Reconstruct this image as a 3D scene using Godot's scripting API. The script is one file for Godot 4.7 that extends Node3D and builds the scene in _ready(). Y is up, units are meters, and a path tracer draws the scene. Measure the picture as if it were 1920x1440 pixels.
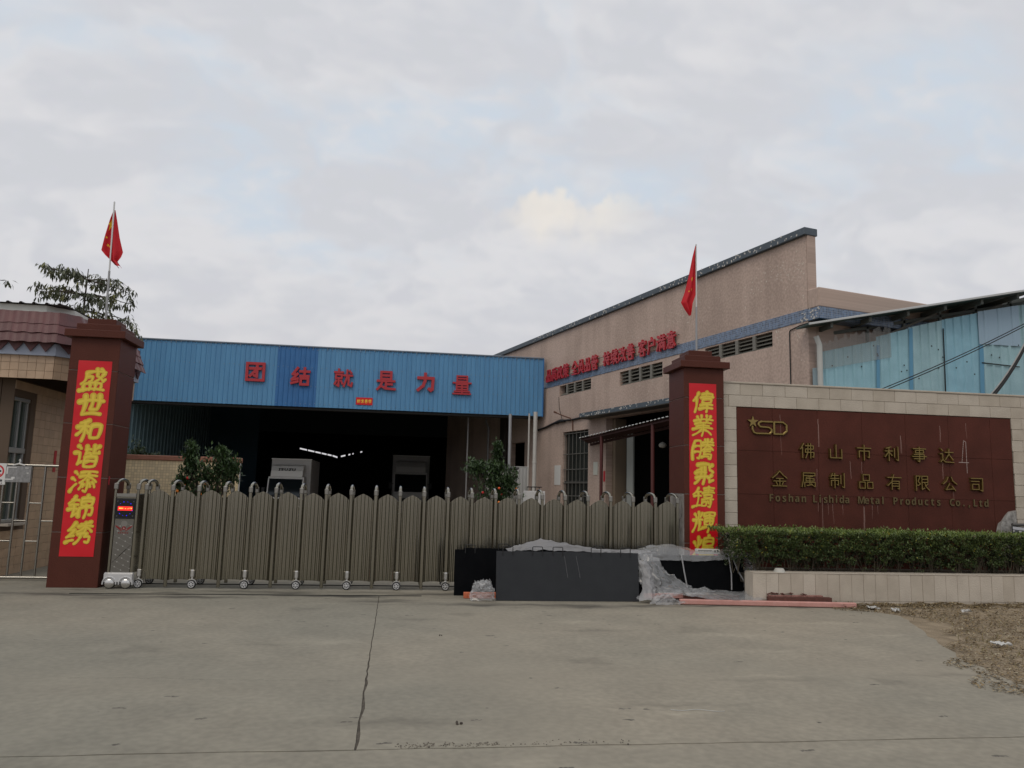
extends Node3D

var rng := RandomNumberGenerator.new()
var cache := {}
var used := {}
var M := {}

# ---------------------------------------------------------------- helpers
func lin(r: float, g: float, b: float) -> Color:
	return Color(r, g, b).linear_to_srgb()

func mat(r: float, g: float, b: float, rough := 0.8, metal := 0.0) -> StandardMaterial3D:
	var m := StandardMaterial3D.new()
	m.albedo_color = lin(r, g, b)
	m.roughness = rough
	m.metallic = metal
	return m

func noise_bytes(size: int, freq: float, octaves: int, sd: int) -> PackedByteArray:
	var n := FastNoiseLite.new()
	n.seed = sd
	n.noise_type = FastNoiseLite.TYPE_SIMPLEX_SMOOTH
	n.frequency = freq
	n.fractal_type = FastNoiseLite.FRACTAL_FBM
	n.fractal_octaves = octaves
	var im := n.get_seamless_image(size, size)
	im.convert(Image.FORMAT_L8)
	return im.get_data()

# a mottled surface: two tones mixed by coarse and fine noise, and the fine noise as relief
func surf(c1: Color, c2: Color, metres: float, rough: float, bump: float, sd: int, metal := 0.0, size := 512, fine := 0.5) -> StandardMaterial3D:
	var a := noise_bytes(size, 3.0 / size, 5, sd)
	var b := noise_bytes(size, 60.0 / size, 3, sd + 7)
	var out := PackedByteArray()
	out.resize(size * size * 3)
	var s1 := c1.linear_to_srgb()
	var s2 := c2.linear_to_srgb()
	for i in size * size:
		var t := clampf((a[i] / 255.0 - 0.5) * (1.0 - fine) * 2.2 + (b[i] / 255.0 - 0.5) * fine * 2.2 + 0.5, 0.0, 1.0)
		out[i * 3] = int(255.0 * lerpf(s1.r, s2.r, t))
		out[i * 3 + 1] = int(255.0 * lerpf(s1.g, s2.g, t))
		out[i * 3 + 2] = int(255.0 * lerpf(s1.b, s2.b, t))
	var m := StandardMaterial3D.new()
	m.albedo_texture = ImageTexture.create_from_image(Image.create_from_data(size, size, false, Image.FORMAT_RGB8, out))
	m.roughness = rough
	m.metallic = metal
	m.uv1_triplanar = true
	m.uv1_world_triplanar = true
	m.uv1_scale = Vector3.ONE / metres
	if bump > 0.0:
		var h := Image.create_from_data(size, size, false, Image.FORMAT_L8, b)
		h.convert(Image.FORMAT_RGBA8)
		h.bump_map_to_normal_map(6.0)
		m.normal_enabled = true
		m.normal_texture = ImageTexture.create_from_image(h)
		m.normal_scale = bump
	return m

func numbered(called: String) -> String:
	var k: int = used.get(called, 0)
	used[called] = k + 1
	return called if k == 0 else "%s_%03d" % [called, k]

func tag(o: Node, label: String, category: String, group := "", kind := "") -> void:
	if label: o.set_meta("label", label)
	if category: o.set_meta("category", category)
	if group: o.set_meta("group", group)
	if kind: o.set_meta("kind", kind)

func thing(called: String, label: String, category: String, at := Vector3.ZERO, turn := 0.0, group := "") -> Node3D:
	var o := Node3D.new()
	o.name = numbered(called)
	o.position = at
	o.rotation.y = turn
	tag(o, label, category, group)
	add_child(o)
	return o

func part(parent: Node, called: String, mesh: Mesh, m: Material, xf := Transform3D()) -> MeshInstance3D:
	var o := MeshInstance3D.new()
	o.name = called
	o.mesh = mesh
	o.material_override = m
	o.transform = xf
	parent.add_child(o, true)
	return o

func solo(called: String, label: String, category: String, mesh: Mesh, m: Material, xf := Transform3D(), group := "", kind := "") -> MeshInstance3D:
	var o := MeshInstance3D.new()
	o.name = numbered(called)
	o.mesh = mesh
	o.material_override = m
	o.transform = xf
	tag(o, label, category, group, kind)
	add_child(o)
	return o

func at(x: float, y: float, z: float, turn := 0.0) -> Transform3D:
	return Transform3D(Basis(Vector3.UP, turn), Vector3(x, y, z))

func st_new() -> SurfaceTool:
	var st := SurfaceTool.new()
	st.begin(Mesh.PRIMITIVE_TRIANGLES)
	return st

func tri(st: SurfaceTool, a: Vector3, b: Vector3, c: Vector3, out: Vector3) -> void:
	var n := (a - c).cross(a - b).normalized()
	if n.dot(out) < 0.0:
		var t := b
		b = c
		c = t
		n = -n
	for v in [a, b, c]:
		st.set_normal(n)
		st.set_uv(Vector2(v.x, -v.y))
		st.add_vertex(v)

func quad(st: SurfaceTool, a: Vector3, b: Vector3, c: Vector3, d: Vector3, out: Vector3) -> void:
	tri(st, a, b, c, out)
	tri(st, a, c, d, out)

# a box with chamfered edges added to a SurfaceTool
func add_box(st: SurfaceTool, xf: Transform3D, s: Vector3, b := 0.004) -> void:
	var h := s * 0.5
	b = minf(b, minf(h.x, minf(h.y, h.z)) * 0.8)
	for ax in 3:
		var u := (ax + 1) % 3
		var w := (ax + 2) % 3
		for sg in [-1.0, 1.0]:
			var out := Vector3.ZERO
			out[ax] = sg
			var p: Array[Vector3] = []
			for k in [[-1, -1], [1, -1], [1, 1], [-1, 1]]:
				var q := Vector3.ZERO
				q[ax] = sg * h[ax]
				q[u] = k[0] * (h[u] - b)
				q[w] = k[1] * (h[w] - b)
				p.append(xf * q)
			quad(st, p[0], p[1], p[2], p[3], xf.basis * out)
	if b <= 0.0:
		return
	for ax in 3:
		var u := (ax + 1) % 3
		var w := (ax + 2) % 3
		for su in [-1.0, 1.0]:
			for sw in [-1.0, 1.0]:
				var p: Array[Vector3] = []
				for k in [[-1, 0], [1, 0], [1, 1], [-1, 1]]:
					var q := Vector3.ZERO
					q[ax] = k[0] * (h[ax] - b)
					q[u] = su * (h[u] - (0.0 if k[1] == 0 else b))
					q[w] = sw * (h[w] - (b if k[1] == 0 else 0.0))
					p.append(xf * q)
				var out := Vector3.ZERO
				out[u] = su
				out[w] = sw
				quad(st, p[0], p[1], p[2], p[3], xf.basis * out)
	for sx in [-1.0, 1.0]:
		for sy in [-1.0, 1.0]:
			for sz in [-1.0, 1.0]:
				var g := Vector3(sx, sy, sz)
				tri(st, xf * (g * Vector3(h.x, h.y - b, h.z - b)), xf * (g * Vector3(h.x - b, h.y, h.z - b)), xf * (g * Vector3(h.x - b, h.y - b, h.z)), xf.basis * g)

func bx(x: float, y: float, z: float, b := 0.004) -> Mesh:
	var key := "b%.4f,%.4f,%.4f,%.4f" % [x, y, z, b]
	if not cache.has(key):
		var st := st_new()
		add_box(st, Transform3D(), Vector3(x, y, z), b)
		cache[key] = st.commit()
	return cache[key]

# box part given by its lowest and highest corner
func slab(parent: Node, called: String, m: Material, lo: Vector3, hi: Vector3, b := 0.004) -> MeshInstance3D:
	var s := hi - lo
	return part(parent, called, bx(s.x, s.y, s.z, b), m, Transform3D(Basis(), (lo + hi) * 0.5))

func add_tube(st: SurfaceTool, pts: Array, r: float, sides := 8, r2 := -1.0) -> void:
	var n := pts.size()
	var rings: Array = []
	var side := Vector3.ZERO
	for i in n:
		var d: Vector3 = (pts[mini(i + 1, n - 1)] - pts[maxi(i - 1, 0)]).normalized()
		if side == Vector3.ZERO:
			side = d.cross(Vector3.UP if absf(d.y) < 0.9 else Vector3.RIGHT).normalized()
		side = (side - d * side.dot(d)).normalized()
		var up := d.cross(side)
		var rr := r if r2 < 0.0 else lerpf(r, r2, float(i) / maxf(1.0, n - 1))
		var ring: Array = []
		for k in sides:
			var a := TAU * k / sides
			ring.append([pts[i] + (side * cos(a) + up * sin(a)) * rr, side * cos(a) + up * sin(a)])
		rings.append(ring)
	for i in n - 1:
		for k in sides:
			var a = rings[i][k]
			var b = rings[i][(k + 1) % sides]
			var c = rings[i + 1][(k + 1) % sides]
			var d = rings[i + 1][k]
			for v in [a, c, b, a, d, c]:
				st.set_normal(v[1])
				st.set_uv(Vector2.ZERO)
				st.add_vertex(v[0])
	for e in [0, n - 1]:
		var out: Vector3 = pts[0] - pts[1] if e == 0 else pts[n - 1] - pts[n - 2]
		for k in sides:
			tri(st, pts[e], rings[e][k][0], rings[e][(k + 1) % sides][0], out)

func tube(pts: Array, r: float, sides := 8, r2 := -1.0) -> Mesh:
	var st := st_new()
	add_tube(st, pts, r, sides, r2)
	return st.commit()

# profile of (radius, y) turned about the y axis
func lathe(profile: Array, sides := 20) -> Mesh:
	var st := st_new()
	for i in profile.size() - 1:
		var p: Vector2 = profile[i]
		var q: Vector2 = profile[i + 1]
		for k in sides:
			var a := TAU * k / sides
			var b := TAU * (k + 1) / sides
			var da := Vector3(cos(a), 0, sin(a))
			var db := Vector3(cos(b), 0, sin(b))
			var mid := da + db
			var out := mid.normalized() * (q.y - p.y) + Vector3.UP * (p.x - q.x)
			quad(st, da * p.x + Vector3.UP * p.y, db * p.x + Vector3.UP * p.y, db * q.x + Vector3.UP * q.y, da * q.x + Vector3.UP * q.y, out)
	return st.commit()

# a flat outline pushed out along z: front face at z, back at z - depth
func prism(poly: PackedVector2Array, z: float, depth: float) -> Mesh:
	var st := st_new()
	var idx := Geometry2D.triangulate_polygon(poly)
	for i in range(0, idx.size(), 3):
		var p: Array = []
		for k in 3:
			p.append(Vector3(poly[idx[i + k]].x, poly[idx[i + k]].y, z))
		tri(st, p[0], p[1], p[2], Vector3.BACK)
		var dz := Vector3(0, 0, -depth)
		tri(st, p[0] + dz, p[1] + dz, p[2] + dz, Vector3.FORWARD)
	var turn := -1.0 if Geometry2D.is_polygon_clockwise(poly) else 1.0
	for i in poly.size():
		var a := poly[i]
		var b := poly[(i + 1) % poly.size()]
		var e := (b - a) * turn
		quad(st, Vector3(a.x, a.y, z), Vector3(b.x, b.y, z), Vector3(b.x, b.y, z - depth), Vector3(a.x, a.y, z - depth), Vector3(e.y, -e.x, 0))
	return st.commit()

# rows of points as one smooth sheet; uv runs 0..1 across and down
func sheet(rows: Array, flat := false) -> Mesh:
	var st := st_new()
	st.set_smooth_group(-1 if flat else 0)
	var n := rows.size()
	for i in n - 1:
		var m: int = rows[i].size()
		for j in m - 1:
			var q := [[i, j], [i, j + 1], [i + 1, j + 1], [i, j], [i + 1, j + 1], [i + 1, j]]
			for k in q:
				st.set_uv(Vector2(float(k[1]) / (m - 1), float(k[0]) / (n - 1)))
				st.add_vertex(rows[k[0]][k[1]])
	st.generate_normals()
	return st.commit()

# ribbed sheet metal: x from 0 to w, y from 0 to a height that may slope, ribs standing out in +z
func ribbed(w: float, h0: float, h1: float, pitch: float, rib: float, depth: float, y0 := 0.0) -> Mesh:
	var pts: Array[Vector2] = [Vector2(0, 0)]
	var x := pitch * 0.5
	while x < w - rib:
		pts.append(Vector2(x - rib * 0.5, 0))
		pts.append(Vector2(x - rib * 0.25, depth))
		pts.append(Vector2(x + rib * 0.25, depth))
		pts.append(Vector2(x + rib * 0.5, 0))
		x += pitch
	pts.append(Vector2(w, 0))
	var st := st_new()
	for i in pts.size() - 1:
		var a := pts[i]
		var b := pts[i + 1]
		var ya := lerpf(h0, h1, a.x / w)
		var yb := lerpf(h0, h1, b.x / w)
		quad(st, Vector3(a.x, y0, a.y), Vector3(b.x, y0, b.y), Vector3(b.x, yb, b.y), Vector3(a.x, ya, a.y), Vector3(a.y - b.y, 0, b.x - a.x))
	return st.commit()

# a wall with openings: front face at z = 0, back at -t; openings are Rect2 in wall coordinates
func holed(x0: float, x1: float, y0: float, y1: float, t: float, holes: Array, us: float, vs: float) -> Mesh:
	var xs := [x0, x1]
	var ys := [y0, y1]
	for h in holes:
		for v in [h.position.x, h.end.x]:
			if not xs.has(v): xs.append(v)
		for v in [h.position.y, h.end.y]:
			if not ys.has(v): ys.append(v)
	xs.sort()
	ys.sort()
	var st := st_new()
	for i in xs.size() - 1:
		for j in ys.size() - 1:
			var c := Vector2((xs[i] + xs[i + 1]) * 0.5, (ys[j] + ys[j + 1]) * 0.5)
			var open := false
			for h in holes:
				if h.has_point(c): open = true
			if open: continue
			for s in [0.0, -t]:
				quad(st, Vector3(xs[i], ys[j], s), Vector3(xs[i + 1], ys[j], s), Vector3(xs[i + 1], ys[j + 1], s), Vector3(xs[i], ys[j + 1], s), Vector3.BACK if s == 0.0 else Vector3.FORWARD)
	var edges := [[Rect2(x0, y0, x1 - x0, y1 - y0), 1.0]]
	for h in holes: edges.append([h, -1.0])
	for e in edges:
		var r: Rect2 = e[0]
		var c4 := [r.position, Vector2(r.end.x, r.position.y), r.end, Vector2(r.position.x, r.end.y)]
		for k in 4:
			var a: Vector2 = c4[k]
			var b: Vector2 = c4[(k + 1) % 4]
			var o = ((a + b) * 0.5 - r.get_center()) * e[1]
			quad(st, Vector3(a.x, a.y, 0), Vector3(b.x, b.y, 0), Vector3(b.x, b.y, -t), Vector3(a.x, a.y, -t), Vector3(o.x, o.y, 0))
	var mesh := st.commit()
	return uv_scaled(mesh, x0, y1, us, vs)

func uv_scaled(mesh: Mesh, x0: float, y1: float, us: float, vs: float) -> Mesh:
	var arr := mesh.surface_get_arrays(0)
	var v: PackedVector3Array = arr[Mesh.ARRAY_VERTEX]
	var uv := PackedVector2Array()
	for p in v:
		uv.append(Vector2((p.x - x0) / us, (y1 - p.y) / vs))
	arr[Mesh.ARRAY_TEX_UV] = uv
	var out := ArrayMesh.new()
	out.add_surface_from_arrays(Mesh.PRIMITIVE_TRIANGLES, arr)
	return out

func scatter(parent: Node, called: String, mesh: Mesh, m: Material, xfs: Array, cols: Array, kind := "stuff") -> MultiMeshInstance3D:
	var mm := MultiMesh.new()
	mm.transform_format = MultiMesh.TRANSFORM_3D
	mm.use_colors = true
	mm.mesh = mesh
	mm.instance_count = xfs.size()
	for i in xfs.size():
		mm.set_instance_transform(i, xfs[i])
		mm.set_instance_color(i, cols[i])
	var o := MultiMeshInstance3D.new()
	o.name = called
	o.multimesh = mm
	o.material_override = m
	if kind: o.set_meta("kind", kind)
	parent.add_child(o, true)
	return o

func leaf_mesh(l: float, w: float) -> Mesh:
	var st := st_new()
	var a := Vector3.ZERO
	var b := Vector3(w * 0.5, l * 0.45, w * 0.18)
	var c := Vector3(0, l, -l * 0.08)
	var d := Vector3(-w * 0.5, l * 0.45, w * 0.18)
	var e := Vector3(0, l * 0.5, 0)
	for q in [[a, b, e], [b, c, e], [c, d, e], [d, a, e]]:
		tri(st, q[0], q[1], q[2], Vector3.BACK)
	return st.commit()

func leaf_mat(translucent := 0.25) -> StandardMaterial3D:
	var m := mat(1, 1, 1, 0.5)
	m.vertex_color_use_as_albedo = true
	m.backlight_enabled = true
	m.backlight = Color(translucent, translucent, translucent * 0.5)
	return m

func rand_basis() -> Basis:
	return Basis.from_euler(Vector3(rng.randf_range(-PI, PI), rng.randf_range(-PI, PI), rng.randf_range(-PI, PI)))

# ---------------------------------------------------------------- characters, as pen strokes on a grid of 100 by 100
var G := {
	"团": "1010 9010 9092 1092 1010/2535 7535/5818 5875 4670/5640 2672",
	"结": "3808 1540 3540/3838 1268 4062/1085 4076/5025 9525/7208 7248/5248 9248/5560 9060 9090 5590 5560",
	"就": "2805 2818/0820 4820/1532 4332 4350 1550 1532/2952 2990 2085/1862 1080/4062 4878/5235 9535/7008 6850 5590/7838 7882 9288 9572/8212 9022",
	"是": "2506 7506 7542 2542 2506/2524 7524/0852 9252/5052 5088/5068 8068/3060 2280 0895/2678 5090 9592",
	"力": "1030 8530 8285 7592 6585/4508 4445 3570 1092",
	"量": "2405 7605 7632 2432 2405/2418 7618/0540 9540/2248 7848 7874 2274 2248/2261 7861/5048 5094/1284 8884/0696 9496",
	"品": "3010 7010 7045 3045 3010/0855 4255 4292 0892 0855/5855 9255 9292 5892 5855",
	"质": "1814 8608/1814 1650 0592/2030 9230/5512 5345/3078 3045 8045 8075/5552 5270 2595/6076 9295",
	"政": "0615 4815/2815 2885/2848 4848/1245 1285/0690 4880/6508 5240/6028 9528/8628 7565 5092/6040 7568 9592",
	"策": "2204 0826/1814 4614/3018 3626/6604 5422/6214 9414/7618 8226/0838 9238/5028 5095/2065 2050 8050 8065 7464/4862 0892/5262 9292",
	"全": "5005 3025 0548/5005 7025 9548/2652 7452/2872 7272/5052 5092/1092 9092",
	"员": "2808 7208 7232 2832 2808/1875 1842 8242 8275/5050 4772 1595/5876 8595",
	"管": "2204 0826/1814 4614/3018 3626/6604 5422/6214 9414/7618 8226/5026 5034/0852 0840 9240 9252/2896 2848 7248 7264 2864/2876 7676 7694 2894",
	"持": "0628 3828/2408 2490 1484/0665 4052/4822 9222/6808 6842/4242 9642/4460 9660/8045 8090 7086/5268 6080",
	"续": "3208 1038 3038/3238 0866 3460/0886 3478/4818 9018/6806 6832/4232 9432 8842/5040 5848/4654 5462/4068 9668/7040 7068 4294/7274 9494",
	"改": "0815 4215 4245 0845/0845 0885 4272/6508 5240/6028 9528/8628 7565 5092/6040 7568 9592",
	"善": "3404 4014/6604 6014/1618 8418/2230 7830/1042 9042/5018 5042/3444 3854/6644 6254/0658 9458/2668 7468 7494 2694 2668",
	"客": "5002 5012/1028 1014 9014 9028/4020 1852/3630 7030 4056 0866/4040 6256 9466/2868 7268 7294 2894 2868",
	"户": "4804 5414/2050 2222 8222 8250 2250/2150 2065 0894",
	"满": "1210 2218/0636 1844/0690 2458/3218 9618/4806 4828/7806 7828/3236 9636/3894 3852 9252 9292 8688/6436 6452/5256 4478/5262 6078/7656 6878/7662 8678",
	"意": "5002 5010/1412 8612/3416 3826/6616 6226/0630 9430/2638 7438 7464 2664 2638/2651 7451/1872 1090/3270 3492 7292 7680/5068 5680/8070 9286",
	"佛": "2606 0642/1830 1895/3620 8620 8640 3840 3660 9060 8890 8086/5406 5260 3895/7006 7095",
	"山": "5008 5088/1436 1488 8688/8636 8694",
	"市": "5004 5016/0622 9422/1880 1840 8240 8280 7476/5022 5096",
	"利": "4408 1218/0634 5434/3014 3095/2838 0670/3242 5062/6618 6672/9008 9092 7886",
	"事": "0814 9214/2424 7624 7640 2440 2424/1450 8050 8076 1476/0462 9662/5004 5095 3888",
	"达": "1208 2420/0640 2240 2275 0890/2276 4090 9692/3830 9430/6608 6442 4076/6644 9276",
	"金": "5004 3026 0546/5004 7026 9546/2848 7248/1264 8864/5048 5092/2870 3686/7270 6486/0693 9493",
	"属": "1610 8810 8826 1826/1610 1650 0694/7430 3236/3244 8244 8258 3258 3244/5634 5684/2494 2466 9066 9092 8288/3886 7080/6674 7886",
	"制": "1808 0828/1420 5420/0438 5838/1082 1050 5450 5478 4674/3206 3296/7018 7070/9206 9292 8088",
	"有": "0622 9422/4604 3248 0672/3496 3444 8044 8092 7088/3458 8058/3474 8074",
	"限": "1096 1008 3608 2240 3656 2466 1062/4827 8627/4846 8646 8608 4808 4890 6680/6648 7270 9694/8854 7268",
	"公": "3808 2832 0652/6008 7032 9652/4848 2486 7880/6464 8692",
	"司": "1012 8612 8490 7084/1030 6430/1848 6048 6080 1880 1848",
	"盛": "2016 9016/2016 1850 0664/2234 4434 4252 3456/5602 6030 8856 9446/8622 5656/7203 8210/1890 1864 8264 8290/4064 4090/6064 6090/0492 9692",
	"世": "0434 9634/2210 2288 9088/5008 5066/7608 7666 5066",
	"和": "4408 1418/0634 5234/3014 3094/2838 0668/3242 5060/6030 9230 9080 6080 6030",
	"谐": "1408 2418/0636 2236 2284 3674/4610 4644 6238/4624 6424/7408 7442 9642 9434/9212 7626/6646 6254/4856 8856 8894 4894 4856/4875 8875",
	"添": "1210 2220/0636 1846/0690 2460/3614 9414/3430 9630/6414 6030 3656/6632 9654/6444 6494 5488/4658 3882/5264 5074/7258 7874/8456 9476",
	"锦": "2406 0434/1622 4022/1040 3840/0658 4058/2440 2488 4276/7004 6214/5216 9016 9044 5244 5216/5230 9030/4888 4854 9454 9484 8682/7044 7096",
	"绣": "3208 1038 3038/3238 0866 3460/0886 3478/8806 5014/4424 9624/7010 7048/6826 4246/7226 9646/4854 8054 7466 9266 9090 7886/5854 5674 4094",
	"偉": "2606 0642/1830 1895/4414 9014 9026/6404 6026/4028 9628/5036 8636 8652 5052 5036/4264 9464/5052 5064/3880 9680/7064 7096",
	"業": "3804 3824/6204 6224/2008 2822/8008 7222/0826 9226/3428 4038/6628 6038/1440 8640/2252 7852/0664 9464/5040 5096/4666 0892/5466 9292",
	"騰": "0892 1010 3610 3690 2886/1034 3634/1060 3660/5606 6016/8606 8016/4620 9420/4232 9632/6806 6632 4456/7032 9654/8648 5648 5674 9074 8894 8092/5660 8460/4684 8084",
	"飛": "2010 7010 7636 9246/8414 7224/1446 6046/4024 1836/3828 3670 1494/5222 5296/2068 7466 8090 9682/8660 7272",
	"鑄": "2406 0434/1624 3824/0842 4042/2424 2488/0690 4284/5010 9410/7004 7030/5420 9020/4630 9630/5440 8840 8850 5450/4660 9660/4870 6670 6686 4886 4870/8460 8494 7690/7268 7878",
	"輝": "2406 2436/0814 1630/4012 3228/0440 4440/1842 0492/3042 3086 4480/5022 5012 9612 9622/5226 9426/5636 9036 9062 5662 5636/5649 9049/4876 9876/7318 7396",
	"煌": "0830 1648/3824 3044/2408 2260 0492/2460 3886/7004 6414/5246 5216 9016 9046 5246/5231 9031/5058 9258/5274 9074/4692 9692/7258 7292",
	"恭": "1014 9014/3404 3430/6604 6630/0430 9630/3634 0862/6434 9262/5050 5092 4288/3062 2280/6660 8078",
	"喜": "1012 9012/5004 5024/2024 8024/2834 7234 7248 2848 2834/3450 3858/6650 6258/0660 9460/2470 7670 7694 2494 2470",
	"发": "1434 9034/3410 2640/4604 3860 0894/3850 8050 6076 3294/4456 6880 9494/7212 8222",
	"財": "1070 1010 3810 3870/2424 2266 0692/2870 4090/5028 9628/8006 8090 7086/7830 4878",
}

func strokes(ch: String) -> Array:
	var out := []
	for s in (G[ch] as String).split("/"):
		var line := PackedVector2Array()
		for p in s.split(" "):
			line.append(Vector2(p.substr(0, 2).to_float(), p.substr(2, 2).to_float()) / 100.0)
		out.append(line)
	return out

# a raised character: every stroke a bar; with a bevel its face is narrower than its foot
func glyph(ch: String, w: float, h: float, pen: float, depth: float, bevel := 0.0) -> Mesh:
	var key := "%s%.3f%.3f%.3f%.3f" % [ch, w, h, pen, depth]
	if cache.has(key): return cache[key]
	var st := st_new()
	var k := 0
	for line in strokes(ch):
		for i in line.size() - 1:
			var a := Vector2((line[i].x - 0.5) * w, (0.5 - line[i].y) * h)
			var b := Vector2((line[i + 1].x - 0.5) * w, (0.5 - line[i + 1].y) * h)
			var d := (b - a).normalized()
			var n := Vector2(-d.y, d.x)
			a -= d * pen * 0.42
			b += d * pen * 0.42
			var z := depth - 0.0006 * (k % 24)
			k += 1
			var f: Array = []
			var g: Array = []
			for c in [[a, -1, -1], [b, 1, -1], [b, 1, 1], [a, -1, 1]]:
				var foot: Vector2 = c[0] + n * (c[2] * pen * 0.5)
				var face: Vector2 = c[0] + n * (c[2] * pen * 0.5 * (1.0 - bevel)) - d * (c[1] * pen * 0.5 * bevel)
				g.append(Vector3(foot.x, foot.y, 0))
				f.append(Vector3(face.x, face.y, z))
			quad(st, f[0], f[1], f[2], f[3], Vector3.BACK)
			var mid = (f[0] + f[2]) * 0.5
			for e in 4:
				var o = (g[e] + g[(e + 1) % 4]) * 0.5 - mid
				quad(st, g[e], g[(e + 1) % 4], f[(e + 1) % 4], f[e], Vector3(o.x, o.y, 0))
	cache[key] = st.commit()
	return cache[key]

func dab(im: Image, c: Vector2, r: float, col: Color) -> void:
	var w := im.get_width()
	var h := im.get_height()
	for y in range(maxi(0, int(c.y - r)), mini(h, int(c.y + r) + 2)):
		for x in range(maxi(0, int(c.x - r)), mini(w, int(c.x + r) + 2)):
			if Vector2(x, y).distance_squared_to(c) <= r * r:
				im.set_pixel(x, y, col)

# brush writing: strokes that swell and taper
func brush(im: Image, ch: String, box: Rect2, pen: float, col: Color, shear := 0.0) -> void:
	for line in strokes(ch):
		var n: int = line.size()
		for i in n - 1:
			var a := Vector2(line[i])
			var b := Vector2(line[i + 1])
			var steps := int(a.distance_to(b) * box.size.x / 1.5) + 2
			var bend := (b - a).orthogonal() * 0.07
			for k in steps + 1:
				var t := float(k) / steps
				var g := (i + t) / (n - 1)
				var p := a.lerp(b, t) + bend * sin(t * PI)
				p.x += (0.5 - p.y) * shear
				p.y -= (p.x - 0.5) * 0.06
				var r := pen * (1.12 - 0.5 * g + 0.16 * cos(g * TAU) + 0.09 * sin(k * 0.9 + a.x * 40.0) + 0.07 * sin(k * 2.3 + a.y * 70.0))
				dab(im, box.position + p * box.size, r, col)

# ---------------------------------------------------------------- sky
func sky_texture() -> ImageTexture:
	var w := 2048
	var h := 1024
	var n1 := FastNoiseLite.new()
	n1.seed = 11
	n1.noise_type = FastNoiseLite.TYPE_SIMPLEX_SMOOTH
	n1.frequency = 0.55
	n1.fractal_type = FastNoiseLite.FRACTAL_FBM
	n1.fractal_octaves = 5
	var n2 := FastNoiseLite.new()
	n2.seed = 5
	n2.noise_type = FastNoiseLite.TYPE_SIMPLEX_SMOOTH
	n2.frequency = 1.5
	n2.fractal_type = FastNoiseLite.FRACTAL_FBM
	n2.fractal_octaves = 5
	var out := PackedByteArray()
	out.resize(w * h * 3)
	var blue := Vector3(203, 214, 226)
	var grey := Vector3(206, 208, 214)
	var pale := Vector3(220, 220, 223)
	var warm := Vector3(238, 231, 221)
	var low := Vector3(206, 204, 207)
	# the lit bank of cloud stands above the yard, a little right of straight ahead
	var bank := Vector3(0.198, 0.346, -0.917).normalized()
	var bank_side := bank.cross(Vector3.UP).normalized()
	var bank_up := bank_side.cross(bank).normalized()
	for y in 516:
		var el := (0.5 - (y + 0.5) / h) * PI
		var sy := sin(el)
		var cy := cos(el)
		for x in w:
			var az := ((x + 0.5) / w - 0.25) * TAU
			var d := Vector3(cos(az) * cy, sy, sin(az) * cy)
			var p := Vector3(d.x, 0, d.z) / (maxf(sy, 0.0) + 0.40) * 2.6
			var a := n1.get_noise_3d(p.x, sy * 1.2, p.z * 1.25)
			var b := n2.get_noise_3d(p.x * 1.2 + a, sy * 2.0, p.z * 1.7)
			var gap := smoothstep(-0.05, 0.55, -a + 0.5 * b) * smoothstep(0.08, 0.34, sy)
			var lit := smoothstep(-0.35, 0.55, b + 0.5 * a)
			var e := n2.get_noise_3d(p.x * 3.4 + b, sy * 4.0, p.z * 4.6)
			lit = clampf(lit + e * 0.55, 0.0, 1.0)
			var c := grey.lerp(pale, 0.1 + 0.9 * lit)
			c = c.lerp(blue, clampf(gap * (0.6 - e * 0.8), 0.0, 0.9))
			if d.dot(bank) > 0.9:
				var q := Vector2(d.dot(bank_side), d.dot(bank_up))
				var puff := 0.030 * n2.get_noise_3d(d.x * 11.0, d.y * 6.0, 3.0) + 0.016 * n2.get_noise_3d(d.x * 32.0, d.y * 32.0, 7.0)
				var top := 0.016 + puff - 0.9 * q.x * q.x
				var g := smoothstep(top + 0.010, top - 0.006, q.y) * smoothstep(-0.045, 0.012, q.y + puff * 0.8) * smoothstep(0.13, 0.03, absf(q.x + puff))
				c = c.lerp(warm, clampf(g * (0.65 + 4.0 * puff), 0.0, 0.85))
				var over := smoothstep(top - 0.002, top + 0.008, q.y) * smoothstep(0.060, 0.02, q.y - puff) * smoothstep(0.15, 0.07, absf(q.x - 0.02))
				c = c.lerp(blue, over * 0.55)
			c = c.lerp(low, (1.0 - smoothstep(0.0, 0.30, sy)) * 0.75)
			var i := (y * w + x) * 3
			out[i] = int(c.x)
			out[i + 1] = int(c.y)
			out[i + 2] = int(c.z)
	for y in range(516, h):
		for x in w:
			var i := (y * w + x) * 3
			out[i] = 120
			out[i + 1] = 116
			out[i + 2] = 108
	return ImageTexture.create_from_image(Image.create_from_data(w, h, false, Image.FORMAT_RGB8, out))

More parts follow.
